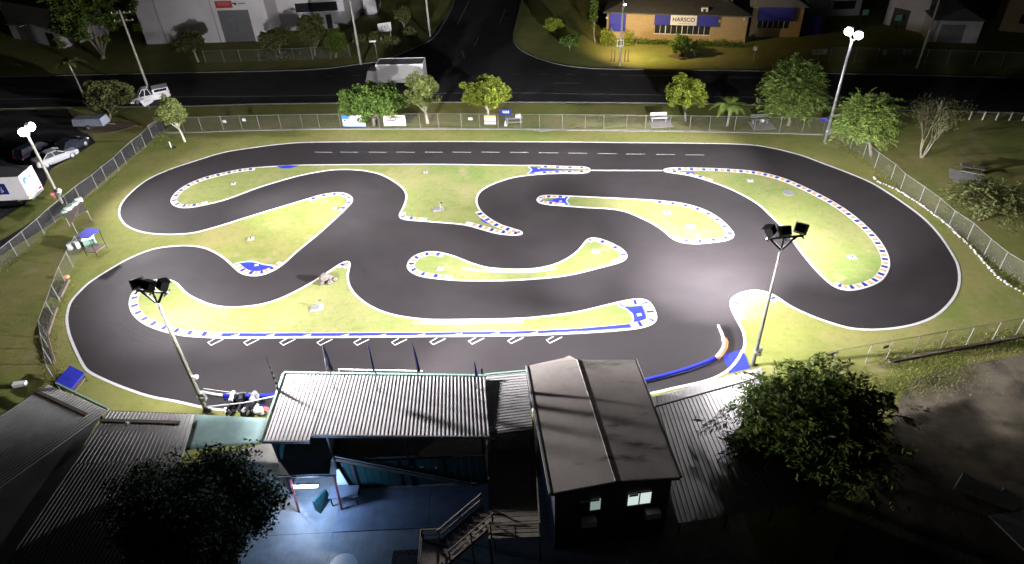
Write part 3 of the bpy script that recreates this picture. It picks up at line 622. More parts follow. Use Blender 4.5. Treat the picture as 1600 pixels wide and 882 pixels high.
# --- link roof between the stand and the office
e = empty('link_walkway', (-0.5, 25, 0), 'dark ribbed link roof over a raised timber walkway between stand and office', 'walkway')
zz = 4.75
corr_roof(e, V3(759, 676, zz), V3(759, 588, zz), V3(822, 582, zz + .1), V3(832, 666, zz + .1), pitch=.2, m='roofgrey')
MB().beam(V3(757, 588, zz) + Vector((0, .1, 0)), V3(822, 582, zz + .1) + Vector((0, .1, 0)), .1, .12).build('roof_trim', M['rooftrim'], e)
MB().beam(V3(759, 677, zz) + Vector((0, -.06, -.06)), V3(832, 668, zz + .1) + Vector((0, -.06, -.06)), .08, .12).build('gutter', M['roofdark'], e)
wz = 2.5
y = 19.2
while y < 28.2:
    slab('deck_board', -1.75, 0.85, y, y + 0.27, wz - 0.06, wz, 'deck', e); y += 0.3
for x in (-1.7, 0.8):
    for yy in (19.3, 22.0, 24.6, 28.0): slab('support_post', x - .06, x + .06, yy - .06, yy + .06, 0.06 if yy < 24.3 else 0.02, wz - .07, 'timber', e)
for yy in (19.3, 22.0, 24.6): slab('roof_post', .76, .84, yy - .04, yy + .04, wz, zz + .02 if yy > 24.4 else wz + 1.05, 'timber', e)
slab('roof_post', -1.72, -1.64, 24.56, 24.64, wz, zz - .02, 'timber', e)
for z in (0.35, 0.7, 1.05):
    slab('rail', .78, .83, 19.25, 24.5, wz + z - .03, wz + z + .03, 'deck', e)
    slab('rail', -1.6, .75, 19.22, 19.27, wz + z - .03, wz + z + .03, 'deck', e)
    slab('rail', -1.72, -1.67, 21.9, 24.5, wz + z - .03, wz + z + .03, 'deck', e)
for x in (-1.6, -0.4): slab('rail_post', x - .035, x + .035, 19.21, 19.28, wz, wz + 1.08, 'timber', e)
slab('side_screen', -1.55, 0.65, 24.62, 24.66, wz, wz + 0.9, 'timber', e)

# --- stairs from the walkway down to the courtyard landing
e = empty('timber_stairs', (-3.3, 20, 0), 'dark timber stairs with double handrails dropping from the raised walkway', 'stairs')
a, b = Vector((-1.75, 20.6, 2.45)), Vector((-4.1, 19.4, 1.15)); wv = Vector((0.45, -0.88, 0))
for k in range(7):
    q = a.lerp(b, (k + .5) / 7); MB().box(q, (.3, 1.25, .05), rz=atan2(b.y - a.y, b.x - a.x)).build('tread', M['timber'], e)
for s in (-.66, .66):
    o = wv * s; MB().beam(a + o, b + o, .06, .25).build('stringer', M['timber'], e)
    for hh in (.55, 1.0): MB().beam(a + o + Vector((0, 0, hh)), b + o + Vector((0, 0, hh)), .05, .07).build('handrail', M['deck'], e)
    for t in (0.03, .5, .97):
        q = a.lerp(b, t) + o; MB().beam((q.x, q.y, 0.06), (q.x, q.y, q.z + 1.02), .07).build('post', M['timber'], e)
slab('landing', -5.3, -4.0, 18.2, 20.2, 1.05, 1.15, 'timber', e)
for x, yy in ((-5.2, 18.3), (-5.2, 20.1), (-4.05, 18.3)): slab('post', x - .05, x + .05, yy - .05, yy + .05, .06, 2.15, 'timber', e)
for z in (.5, 1.0):
    slab('rail', -5.23, -5.18, 18.3, 20.1, 1.15 + z - .03, 1.15 + z + .03, 'deck', e); slab('rail', -5.2, -4.1, 20.08, 20.13, 1.15 + z - .03, 1.15 + z + .03, 'deck', e)
for k in range(6): slab('tread', -5.25, -4.0, 18.2 - .28 * (k + 1), 18.2 - .28 * k, 1.15 - .18 * (k + 1) - .04, 1.15 - .18 * (k + 1), 'timber', e)
for k in range(4): MB().beam((-3.9, 17.2 - .1 * k, .25 + .2 * k), (-1.6, 16.8 - .1 * k, .25 + .2 * k), .05, .09).build('lower_rail', M['deck'], e)
for x in (-3.9, -1.6): slab('post', x - .05, x + .05, 16.95 + (.15 if x < -3 else -.25), 17.05 + (.15 if x < -3 else -.25), .06, 1.1, 'timber', e)

# --- office with stained gable roof
e = empty('office_building', (4, 24, 0), 'two storey dark office with stained low gable roof and two lit windows', 'building')
zr, ze = 5.52, 5.35
FL, FRg, FR = V3(824, 572, ze), V3(902, 562.5, zr), V3(992, 562.5, ze); BL, BRg, BR = V3(861, 771, ze), V3(962, 752, zr), V3(1062, 745.5, ze)
FL2 = V3(887, 557.5, zr - .08)
def slabq(nm, q, th, m, par):
    q = [Vector(x) for x in q]; d = Vector((0, 0, -th)); return MB().hexa([x + d for x in q], q).build(nm, M[m], par)
slabq('roof_slope', [FL, BL, BRg, FRg], .09, 'roofold', e); slabq('roof_slope', [FRg + Vector((.004, 0, 0)), BRg + Vector((.004, 0, 0)), BR, FR], .09, 'roofold', e)
slabq('roof_peak', [FL + Vector((.05, .01, 0)), FRg + Vector((-.02, .01, 0)), FL2 + Vector((0.1, .08, 0)), FL2 + Vector((-.25, -.05, -.05))], .08, 'roofold', e)
MB().tube([FRg + Vector((0, 0, .01)), BRg + Vector((0, 0, .01))], .035, 6).build('ridge_cap', M['roofold'], e)
MB().beam(FR + Vector((.06, 0, -.03)), BR + Vector((.06, 0, -.03)), .12, .15).build('barge_board', M['dark'], e)
MB().beam(FR + Vector((.10, 0, .05)), FR.lerp(BR, .45) + Vector((.10, 0, .05)), .05, .03).build('flashing', M['steel'], e)
MB().beam(FL + Vector((-.06, 0, -.03)), BL + Vector((-.06, 0, -.03)), .1, .14).build('gutter', M['steel'], e)
MB().beam(BL + Vector((0, -.04, -.08)), BRg + Vector((0, -.04, -.08)), .06, .16).build('barge_board', M['dark'], e)
MB().beam(BRg + Vector((0, -.04, -.08)), BR + Vector((0, -.04, -.08)), .06, .16).build('barge_board', M['dark'], e)
bl, br, fl, fr_ = BL + Vector((.2, .3, 0)), BR + Vector((-.25, .3, 0)), FL + Vector((.25, -.3, 0)), FR + Vector((-.2, -.3, 0))
def wall(nm, a, b, z0, z1, m, par, t=.1):
    a = Vector((a[0], a[1], 0)); b = Vector((b[0], b[1], 0)); d = (b - a).normalized(); n = Vector((-d.y, d.x, 0)) * t
    return MB().hexa([a + Vector((0, 0, z0)), b + Vector((0, 0, z0)), b + n + Vector((0, 0, z0)), a + n + Vector((0, 0, z0))], [a + Vector((0, 0, z1)), b + Vector((0, 0, z1)), b + n + Vector((0, 0, z1)), a + n + Vector((0, 0, z1))]).build(nm, M[m], par)
wall('back_wall', bl, br, 0.05, 5.22, 'navywall', e); wall('side_wall', br, fr_, 0.05, 5.22, 'navywall', e); wall('front_wall', fr_, fl, 0.05, 5.22, 'navywall', e); wall('side_wall', fl, bl, 0.05, 5.22, 'navywall', e)
bdir = (br - bl); bdir.z = 0; bl0 = Vector((bl.x, bl.y, 0)); bn = Vector((bdir.y, -bdir.x, 0)).normalized(); bu = bdir.normalized()
def on_back(u, v, off=0.02):
    """point of the back wall plane seen at (u, v)"""
    d = FW * FPX + RI * (u - 800) + DI * (v - 441); p0 = bl0 + bn * off; t = (p0 - EYE).dot(bn) / d.dot(bn); return EYE + d * t
for k, (c0, c1, mm) in enumerate((((903, 776), (939, 796), 'litroom'), ((981, 765), (1017, 786), 'litroom2'))):
    p0, p1 = on_back(*c0), on_back(*c1); x0 = (p0 - bl0).dot(bu); x1 = (p1 - bl0).dot(bu); z1, z0 = p0.z, p1.z
    z1 = z0 + 1.05
    w = empty('window', bl0 + bu * ((x0 + x1) / 2) + Vector((0, 0, z0))); base = w.location.copy(); w.parent = e; w.location = base - root_loc(e)
    def bar(nm, s0, s1, za, zb_, m, o=.03, t=.05):
        a = bl0 + bu * s0 + bn * o; b = bl0 + bu * s1 + bn * o; n = bn * t
        MB().hexa([a + Vector((0, 0, za)), b + Vector((0, 0, za)), b + n + Vector((0, 0, za)), a + n + Vector((0, 0, za))], [a + Vector((0, 0, zb_)), b + Vector((0, 0, zb_)), b + n + Vector((0, 0, zb_)), a + n + Vector((0, 0, zb_))]).build(nm, M[m], w)
    mid = (x0 + x1) / 2
    bar('pane', x0 + .05, mid - .03, z0 + .05, z1 - .05, 'litroom2' if k else 'glass', .02, .02); bar('pane', mid + .03, x1 - .05, z0 + .05, z1 - .05, mm, .02, .02)
    bar('frame', x0, x1, z1 - .045, z1, 'dark'); bar('frame', x0, x1, z0, z0 + .045, 'dark'); bar('frame', x0, x0 + .045, z0 + .045, z1 - .045, 'dark'); bar('frame', x1 - .045, x1, z0 + .045, z1 - .045, 'dark'); bar('frame', mid - .025, mid + .025, z0 + .045, z1 - .045, 'dark')
    bar('blind', x0 + .1, mid - .08 if k else x1 - .12, z1 - .28, z1 - .1, 'greywall', .045, .01)
    ac = bl0 + bu * (x0 + (.55 if k == 0 else 1.35)) + bn * .26 + Vector((0, 0, z0 - .55))
    MB().box(ac, (.75, .4, .45), rz=atan2(bu.y, bu.x)).build('air_conditioner', M['greywall'], e)

# --- ribbed canopy beside the office
e = empty('side_canopy', (11, 25, 0), 'long ribbed grey canopy beside the office, its far end under the dark tree', 'canopy')
CA, CB, CC, CD = V3(1013, 640, 2.85), V3(1192, 590, 2.85), Vector((16.3, 20.6, 2.45)), Vector((7.75, 19.6, 2.45))
corr_roof(e, CA, CB, CC, CD, pitch=.25, h=.045, m='roofgrey')
CE, CF = V3(1010, 623, 2.9), V3(1190, 574, 2.9)
slabq('eave_panel', [CA + Vector((0, .02, .0)), CB + Vector((0, .02, 0)), CF, CE], .04, 'roofgrey', e)
MB().beam(CA + Vector((0, .02, .06)), CB + Vector((0, .02, .06)), .06, .05).build('flashing', M['dark'], e)
for s in np.linspace(0.02, .98, 30):
    a = CA.lerp(CB, s) + Vector((0, .05, .02)); b = CE.lerp(CF, s) + Vector((0, -.03, .02)); MB().beam(a, b, .035, .03).build('eave_rib', M['roofgrey'], e)
for s in (0.05, .35, .65, .95):
    for t in (.05, .9):
        q = lerp2(CA, CB, CC, CD, s, t); MB().beam((q.x, q.y, 0), (q.x, q.y, q.z - .03), .08).build('post', M['dark'], e)

# --- pit canopies on the other side
e = empty('pit_canopy', (-22, 24, 0), 'ribbed grey pit canopy with a rusty ridge batten and curved end beside the teal awning', 'canopy')
LA, LB = V3(168, 643, 3.0), V3(305, 648, 3.0); LC, LD = Vector((-19.2, 17.2, 2.75)), Vector((-25.6, 17.2, 2.75)); LC2 = V3(287, 699, 2.9)
n0 = 0.78
corr_roof(e, LA, LB, Vector((-18.75, 24.8, 2.9)), lerp2(LA, LB, LC, LD, 0, .335), pitch=.22, h=.045)
corr_roof(e, lerp2(LA, LB, LC, LD, 0, .337), Vector((-18.75, 24.77, 2.9)), LC, LD, pitch=.22, h=.045)
b0, b1 = V3(158, 657, 3.07), V3(280, 660.5, 3.07); MB().beam(b0, b1, .22, .07).build('ridge_batten', M['timber'], e)
MB().tube([V3(199, 662, 3.05) + Vector((0, 0, -.02)), V3(199, 662, 3.05) + Vector((0, 0, .12))], [.16, .05], 10).build('roof_vent', M['frame'], e)
for k in range(30):
    q = LA.lerp(LB, (k + .5) / 30) + Vector((0, .04, -.02)); MB().box(q, (.1, .06, .05)).build('rib_closure', M['dark'], e)
for s in (.03, .5, .97):
    for t in (.04, .45, .9):
        q = lerp2(LA, LB, LC, LD, s, t); MB().beam((q.x, q.y, 0), (q.x, q.y, q.z - .03), .08).build('post', M['dark'], e)
e = empty('pit_canopy', (-28, 27, 0), 'ribbed grey pit canopy angled towards the blue-roofed marshal stand, with a dark batten', 'canopy')
KA, KB = V3(74, 601, 3.0), V3(169, 642, 3.0); dv = (KB - KA).normalized(); nv = Vector((dv.y, -dv.x, 0)) * -1
nv = Vector((-0.56, -0.83, 0)).normalized()
corr_roof(e, KA, KB, KB + nv * 14 + Vector((0, 0, -.15)), KA + nv * 14 + Vector((0, 0, -.15)), pitch=.22, h=.045)
slabq('valley_sheet', [Vector((KB.x - .35, KB.y + .05, 2.9)), Vector(((KB + nv * 13.5).x - .5, (KB + nv * 13.5).y + .4, 2.72)), Vector((-27.5, 14.0, 2.6)), Vector((-24.9, 16.5, 2.66))], .05, 'roofgrey', e)
b0, b1 = V3(57, 612, 3.05), V3(136, 648.5, 3.05); MB().beam(b0, b1, .2, .08).build('ridge_batten', M['timber'], e)
for s in (.04, .5, .96):
    for t in (.04, .5, .95):
        q = KA.lerp(KB, s) + nv * 9.5 * t; MB().beam((q.x, q.y, 0), (q.x, q.y, 2.8), .08).build('post', M['dark'], e)
# low green rail in front of the angled canopy
g0, g1 = V3(88, 600, 1.0), V3(170, 640, 1.0)
e = empty('barrier_rail', ((g0 + g1) / 2).xy.to_3d(), 'low grey-green rail along the front of the angled pit canopy', 'railing')
MB().beam(g0, g1, .12, .25).build('rail', M['rooftrim'], e)
for k in range(5): q = g0.lerp(g1, k / 4); MB().beam((q.x, q.y, 0), (q.x, q.y, .9), .06).build('post', M['steel'], e)

# --- teal awning and what stands under its edge
tz = 2.6
T = [V3(306, 648, tz), V3(420, 654, tz + .1), V3(409, 693, tz), V3(350, 697, tz - .12), V3(289, 704, tz - .1)]
mb = MB(); n = 10; vs = []; fs = []
for i in range(n + 1):
    for j in range(7):
        q = lerp2(T[0], T[1], T[2], T[4], i / n, j / 6); q.z -= .28 * sin(pi * i / n) * sin(pi * j / 6); vs.append(q)
for i in range(n):
    for j in range(6): a = i * 7 + j; fs.append((a, a + 7, a + 8, a + 1))
e = empty('shade_awning', ((T[0] + T[2]) / 2).xy.to_3d(), 'pale teal cloth awning stretched between pit canopy and stand', 'awning')
c = mb.add(vs, fs).build('cloth', M['teal'], e, smooth=True); c.modifiers.new('thick', 'SOLIDIFY').thickness = .015
for q in (T[0], T[4]): MB().beam((q.x + .12, q.y - .05, 0.0), (q.x + .12, q.y - .05, q.z - .02), .07).build('post', M['steel'], e)
# boom bar from the lamp mast to the roof corner
MB().tube([V3(323, 636, 2.0), V3(380, 630, 2.6), V3(432, 619, 3.3)], .045, 6).build('boom', M['frame'])
bpy.data.objects['boom'].name = 'boom_pole'; tag(bpy.data.objects['boom_pole'], 'thin white boom pole slung from the lamp mast to the pale roof corner', 'pole')

# --- small bay under the stand: awning, posts, tube lamp, boards
e = empty('bay_awning', (-11.6, 23.6, 0), 'dark flat bay awning on two red posts behind the stand', 'awning')
slabq('panel', [(-13.2, 23.45, 2.72), (-10.35, 23.4, 2.72), (-10.35, 24.28, 3.0), (-13.2, 24.28, 3.0)], .05, 'roofdark', e)
for x in (-12.5, -10.1): MB().beam((x, 22.95, .06), (x, 23.3, 2.6), .1).build('post', M['red'], e)
MB().beam((-13.2, 23.35, 2.66), (-10.0, 23.3, 2.66), .06, .12).build('fascia', M['navywall'], e)
tl = V3(478, 760, 2.3); e = empty('tube_lamp', tl, 'glowing blue-white tube lamp hanging under the bay awning', 'lamp')
MB().tube([tl + Vector((-.62, 0, 0)), tl + Vector((.62, 0, 0))], .1, 10).build('tube', M['tube'], e); MB().box(tl + Vector((0, .02, .14)), (1.4, .1, .05)).build('fitting', M['frame'], e)  # tube made thicker to stand for its glow
al = bpy.data.lights.new('tube_light', 'POINT'); al.energy = 620; al.color = (.32, .54, 1.0); al.shadow_soft_size = .3
ao = bpy.data.objects.new('tube_light', al); COL.objects.link(ao); ao.location = tl + Vector((0, -.25, -.25))
d0 = Vector((-10.15, 24.28, 0)); 
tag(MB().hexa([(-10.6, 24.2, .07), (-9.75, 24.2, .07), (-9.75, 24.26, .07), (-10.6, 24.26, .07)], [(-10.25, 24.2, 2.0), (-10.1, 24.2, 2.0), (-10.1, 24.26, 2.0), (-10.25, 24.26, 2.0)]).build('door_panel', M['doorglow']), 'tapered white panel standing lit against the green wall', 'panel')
e = empty('work_table', (-10.0, 23.5, .07), 'dark blue-grey work table beside the red post', 'table')
slab('table_top', -10.75, -9.15, 23.15, 23.95, .82, .87, 'bluegreytint', e)
for x in (-10.65, -9.25):
    for yy in (23.22, 23.88): slab('leg', x - .03, x + .03, yy - .03, yy + .03, .075, .82, 'dark', e)
tag(MB().hexa([(-11.6, 23.0, .06), (-11.25, 22.75, .06), (-10.85, 23.7, .06), (-11.05, 23.75, .06)], [(-11.62, 23.02, .9), (-11.5, 22.95, .9), (-10.95, 23.75, .9), (-11.07, 23.77, .9)]).build('leaning_board', M['greenwall']), 'dark board leaning next to the work table', 'board')
# chequered table, white round table, and wall clutter of the courtyard
q = G(650, 872, .72); e = empty('chequered_table', (q.x, q.y, .055), 'trestle table under a dark red chequered cloth in the courtyard', 'table')
MB().box((q.x, q.y - .3, .74), (2.45, 1.5, .04)).build('table_cloth', M['rugcheck'], e)
MB().box((q.x, q.y - .35, .8), (1.9, .9, .08)).build('tray', M['browncloth'], e)
for x in (-1.1, 1.1):
    for yy in (-.95, .35): MB().beam((q.x + x, q.y + yy, .06), (q.x + x, q.y + yy, .72), .06).build('leg', M['dark'], e)
q = G(536, 885, .75); e = empty('round_table', (q.x, q.y, .055), 'white round table standing in the courtyard', 'table')
MB().tube([(q.x, q.y, .71), (q.x, q.y, .75)], .72, 28).build('table_top', M['frame'], e); MB().tube([(q.x, q.y, .06), (q.x, q.y, .71)], [.25, .05], 10).build('pedestal', M['steel'], e)

# ================================================================== FENCES
POST_ME = None
def fence(px, label, h=1.75, bay=2.3, closed_top=True, mesh='mesh', post='post'):
    global POST_ME
    pts = catmull([G(*q) for q in px], False, .5); L = [0]
    for i in range(1, len(pts)): L.append(L[-1] + (pts[i] - pts[i - 1]).length)
    n = max(1, round(L[-1] / bay)); P_ = []
    for k in range(n + 1):
        t = L[-1] * k / n; i = min(range(len(L)), key=lambda j: abs(L[j] - t)); P_.append(Vector((pts[i][0], pts[i][1], 0)))
    e = empty('chain_link_fence', P_[n // 2], label, 'fence')
    if POST_ME is None:
        o = MB().tube([(0, 0, 0), (0, 0, 1.0)], .028, 8).build('post', M['post'], loc=(0, 0, 0)); POST_ME = o.data; bpy.data.objects.remove(o)
    for p in P_:
        o = bpy.data.objects.new('post', POST_ME); COL.objects.link(o); o.parent = e; o.location = p - e.location; o.scale = (1, 1, h + random.uniform(-.01, .02))
    up = Vector((0, 0, h - .04))
    MB().tube([p + up for p in P_], .021, 6).build('top_rail', M['post'], e)
    for a, b in zip(P_[:-1], P_[1:]):
        me = bpy.data.meshes.new('wire_panel'); w = (b - a).length; z1 = h - .05; s = random.uniform(-.02, .02)
        nrm = Vector((-(b - a).y, (b - a).x, 0)).normalized() * .03; mid = (a + b) / 2
        me.from_pydata([tuple(x - e.location + nrm) for x in (a + Vector((0, 0, .04)), mid + Vector((0, 0, .05)) + nrm * s * 20, b + Vector((0, 0, .04)), b + Vector((0, 0, z1)), mid + Vector((0, 0, z1 - .01)), a + Vector((0, 0, z1)))], [], [(0, 1, 4, 5), (1, 2, 3, 4)])
        uv = me.uv_layers.new(name='UVMap')
        cs = [(0, 0), (w / 2, 0), (w / 2, z1), (0, z1), (w / 2, 0), (w, 0), (w, z1), (w / 2, z1)]
        for k, c in enumerate(cs): uv.data[k].uv = c
        link_mesh('wire_panel', me, M[mesh], e)
    return e
fence(REAR, 'long chain-link fence between the dashed straight and the road verge', bay=2.3)
fence([(1285, 209), (1310, 220), (1352, 250), (1371, 266), (1392, 281), (1412, 301), (1436, 317), (1460, 335), (1482, 355), (1511, 375), (1537, 400), (1570, 427), (1600, 445), (1680, 500)], 'chain-link fence curving along the row of white stones', h=1.65, bay=2.1)
fence([(257, 206), (239, 217), (225, 234), (207, 246), (191, 264), (172, 279), (153, 296), (127, 315), (87, 349), (64, 371), (39, 392), (0, 424), (-60, 470)], 'chain-link fence along the dark asphalt path by the car park', h=1.65, bay=1.95)
fence([(1262, 583), (1287, 579), (1340, 569), (1385, 561), (1426, 554), (1469, 546), (1509, 540), (1550, 532), (1600, 522), (1700, 503)], 'chain-link fence between the lawn and the bare dirt', h=1.7, bay=1.95)
fence([(128, 393), (106, 437), (90, 482), (74, 527)], 'low chain-link fence with leaning posts behind the lawn planks', h=1.6, bay=2.2)
fence([(74, 527), (79, 555), (88, 598)], 'short dark mesh fence reaching the blue-roofed marshal stand', h=1.6, bay=1.7)

# ================================================================== LAMP MASTS
def head(parent, c, aim, beams, w=.72, hgt=.6, dep=.34, back='housing', tint=(1.0, .97, 1.0)):
    c = Vector(c); d = (Vector(aim) - c).normalized(); q = d.to_track_quat('-Z', 'Y').to_matrix()
    X, Y, Z = q.col[0], q.col[1], q.col[2]
    def pt(x, y, z): return c + X * x + Y * y + Z * z
    a, b = w / 2, hgt / 2
    f = empty('lamp_head', c); f.parent = parent; f.location = c - root_loc(parent)
    ring = lambda s, z: [pt(-a * s, -b * s, z), pt(a * s, -b * s, z), pt(a * s, b * s, z), pt(-a * s, b * s, z)]
    MB().hexa(ring(1.0, 0), ring(.78, dep)).build('housing', M[back], f)
    r2 = ring(1.04, -.05); r1 = ring(1.04, .0)
    MB().hexa(r2, r1).build('rim', M[back], f)
    if back == 'steel':
        MB().tube([pt(0, 0, -.05), pt(0, 0, -.2), pt(0, 0, -.34), pt(0, 0, -.44), pt(0, 0, -.47)], [.40, .40, .33, .19, .03], 16).build('glass', M['flood'], f, smooth=True)  # dome bulged and enlarged so the lamp's glare shows as an orb
    else:
        r3 = ring(.92, -.062); r4 = ring(.92, -.052); MB().hexa(r3, r4).build('glass', M['flood'], f)
    MB().hexa([pt(-a, b * 1.04, -.05), pt(a, b * 1.04, -.05), pt(a, b * 1.08, -.05), pt(-a, b * 1.08, -.05)], [pt(-a, b * 1.04, -.22), pt(a, b * 1.04, -.22), pt(a, b * 1.08, -.22), pt(-a, b * 1.08, -.22)]).build('visor', M[back], f)
    MB().hexa([pt(-a, -b * 1.05, -.05), pt(a, -b * 1.05, -.05), pt(a, -b * 1.11, -.05), pt(-a, -b * 1.11, -.05)], [pt(-a, -b * 1.05, -.2), pt(a, -b * 1.05, -.2), pt(a, -b * 1.11, -.2), pt(-a, -b * 1.11, -.2)]).build('added_glow_lip', M['frame'], f)  # lip added so the glass lights it up as a bright strip
    for pw, cone, thr in beams:
        l = bpy.data.lights.new('flood_and_fill_light', 'SPOT'); l.energy = pw * 1000 * FLOOD; l.spot_size = radians(cone); l.spot_blend = 1.0; l.shadow_soft_size = .45; l.color = tint
        lo = bpy.data.objects.new('flood_and_fill_light', l); COL.objects.link(lo); lo.location = pt(0, 0, -.3 if back != 'steel' else -.85); lo.rotation_euler = (Vector((*thr, 0)) - lo.location).to_track_quat('-Z', 'Y').to_euler()
    return f
# housing aim per head, then beams (kW); many added to fill dark spots
masts = {}
def mast(u, v, h, label, heads, m='pole', r=(.17, .11), bar_dir=(1, 0, 0), bar=2.3, vshape=True, steps=True):
    b = G(u, v); e = empty('lamp_mast', b, label, 'lamp mast')
    MB().tube([b, b + Vector((0, 0, h * .5)), b + Vector((0, 0, h))], [r[0], (r[0] + r[1]) / 2, r[1]], 12).build('mast', M[m], e, smooth=True)
    top = b + Vector((0, 0, h)); bd = Vector(bar_dir).normalized()
    if vshape:
        bz = h + .75; bc = b + Vector((0, 0, bz))
        MB().beam(bc - bd * bar / 2, bc + bd * bar / 2, .1, .1).build('cross_bar', M['dark'], e)
        for s in (-.36, .32): MB().beam(top + Vector((0, 0, -.15)), bc + bd * bar * s, .1, .12).build('bracket', M['dark'], e)
        MB().beam(top + Vector((0, 0, -.1)), bc, .09).build('bracket', M['dark'], e)
        fwd = Vector((-bd.y, bd.x, 0))
        for s in (-.5, 0, .5): MB().beam(bc + bd * bar * s * .9 - fwd * .3, bc + bd * bar * s * .9 + fwd * .3, .06, .06).build('outrigger', M['dark'], e)
        for s, dz, aim, beams in heads:
            c = bc + bd * bar * s + Vector((0, 0, .45 + dz)) + fwd * .12
            MB().beam(bc + bd * bar * s, c + Vector((0, 0, -.05)) - fwd * .02, .07).build('yoke', M['dark'], e)
            head(e, c, aim, beams)
        MB().box(bc + bd * (-.25) + Vector((0, .02, .25)), (.3, .25, .35)).build('ballast_box', M['steel'], e)
    else:
        for s, dz, aim, beams in heads:
            c = top + bd * s + Vector((0, 0, .5 + dz))
            MB().tube([top + Vector((0, 0, -.35)), top + bd * s * .8 + Vector((0, 0, .2 + dz)), c + Vector((0, 0, .1))], .06, 8).build('bracket', M['steel'], e)
            head(e, c, aim, beams, w=.62, hgt=.55, dep=.3, back='steel')
    for zz in (1.1, 1.5): MB().box(b + Vector((.2, 0, zz)), (.28, .3, .3)).build('switch_box', M['steel'], e)
    MB().tube([b + Vector((0, 0, 1.25)), b + Vector((0, 0, 1.37))], r[0] + .05, 12).build('clamp', M['steel'], e)
    return e
mast(322, 641, 9.1, 'pole with three black lamp heads standing between the pit canopy and the track', [(-.42, .0, (-28, 43, 0), [(27, 86, (-22, 50)), (34, 50, (-28, 43)), (62, 50, (-24, 96))]), (-.06, -.1, (-16, 43, 0), [(12, 155, (-18, 36)), (290, 40, (54, 50)), (95, 34, (-9, 80))]), (.42, .0, (-9, 42, 0), [(26, 80, (14, 29)), (141.6, 40, (27, 36)), (165, 46, (8, 34)), (20, 80, (-4, 27)), (16, 52, (6, 23))])], bar_dir=(1, -.18, 0), bar=2.0, m='olivepole', r=(.15, .1))
mast(1176, 571, 9.6, 'pole with three black lamp heads at the pit exit beside the blue mat', [(-.40, .0, (3, 43, 0), [(359, 60, (-54, 57)), (117, 40, (0, 50))]), (.0, -.1, (15, 47, 0), [(17.7, 130, (18, 43)), (68.3, 60, (18, 50)), (60, 50, (-2, 92)), (105, 60, (15, 44)), (8, 100, (11, 27)), (95, 34, (8, 80))]), (.42, .0, (26, 46, 0), [(80, 46, (28, 50)), (3.5, 84, (34, 30))])], bar_dir=(1, .06, 0), bar=2.35, m='darkpole', r=(.13, .075))
mast(1289, 223, 10.7, 'tall pale pole with two glaring lamps at the fence corner', [(-.42, .35, (17, 50, 0), [(301, 40, (-45, 64))]), (.5, 0, (24, 46, 0), [(50, 100, (-45, 57))])], m='steel', vshape=False, r=(.17, .12), bar_dir=(1, -.2, 0))
mast(97, 318, 7.3, 'grey pole with two lamps beside the car park path', [(-.25, -.1, (-30, 46, 0), [(257, 40, (45, 50))]), (.45, .25, (-24, 62, 0), [(22.8, 130, (36, 50))])], vshape=False, r=(.16, .11), bar_dir=(1, .3, 0), m='olivepole')
# little fittings on the masts
b = G(1289, 223); tag(MB().tube([b + Vector((.2, -.1, 3.0)), b + Vector((.75, -.2, 3.05))], [.1, .17], 10).build('loudspeaker', M['frame']), 'white horn loudspeaker on the tall pale pole', 'loudspeaker')
b = G(97, 318); tag(MB().tube([b + Vector((.15, -.1, 1.5)), b + Vector((.6, -.3, 1.55))], [.08, .2], 10).build('loudspeaker', M['frame']), 'white horn loudspeaker low on the pole beside the path', 'loudspeaker')
tag(MB().box(b + Vector((-.35, -.15, 1.05)), (.35, .06, .5), rz=.4).build('warning_sign', M['pink']), 'small faded red sign on the pole beside the path', 'sign')
b = G(322, 641); tag(MB().tube([b + Vector((.1, -.1, 3.2)), b + Vector((.5, -.2, 3.2))], [.07, .15], 10).build('loudspeaker', M['frame']), 'white horn loudspeaker half way up the pit canopy lamp pole', 'loudspeaker')

# --- street lamp and power poles across the road
def power_pole(u, v, h, label, r=(.17, .12), m='pole', arms=True, rz=0.1):
    b = G(u, v); e = empty('power_pole', b, label, 'power pole')
    MB().tube([b, b + Vector((0, 0, h * .5)), b + Vector((0, 0, h))], [r[0], (r[0] + r[1]) / 2, r[1]], 10).build('mast', M[m], e, smooth=True)
    if arms:
        for z in (h - .4, h - 1.3):
            MB().box(b + Vector((0, .14, z)), (2.4, .1, .12), rz=rz).build('cross_arm', M['timber'], e)
            for s in (-1.05, -.4, .4, 1.05): MB().tube([b + Vector((s * cos(rz), .14 + s * sin(rz), z + .06)), b + Vector((s * cos(rz), .14 + s * sin(rz), z + .22))], .045, 6).build('insulator', M['frame'], e)
    return e
power_pole(564, 101, 11.5, 'pale power pole on the verge at the side street corner, beside the street name sign')
power_pole(672, 57, 11.0, 'pale power pole further up the side street verge')
power_pole(1433, 107, 11.5, 'weathered power pole leaning over the dark yards across the road', m='timberpole')
power_pole(236, 150, 10.8, 'grey power pole behind the parked white car', m='timberpole')
b = G(968, 103); e = empty('street_lamp', b, 'lit street lamp on a pale pole before the yellow brick building', 'street lamp')
MB().tube([b, b + Vector((0, 0, 4.3)), b + Vector((0, 0, 8.6))], [.16, .13, .1], 10).build('mast', M['pole'], e, smooth=True)
lc = b + Vector((.25, .35, 7.9)); MB().tube([b + Vector((0, 0, 7.9)), lc + Vector((0, 0, .12))], .05, 6).build('arm', M['steel'], e)
MB().tube([lc + Vector((0, 0, .16)), lc], [.12, .24], 12).build('hood', M['steel'], e); MB().tube([lc, lc + Vector((0, 0, -.16)), lc + Vector((0, 0, -.24))], [.22, .2, .08], 12).build('lens', M['street'], e)
l = bpy.data.lights.new('street_light', 'SPOT'); l.energy = 12500; l.spot_size = radians(125); l.spot_blend = 1.0; l.shadow_soft_size = .15; l.color = (1, .74, .36)
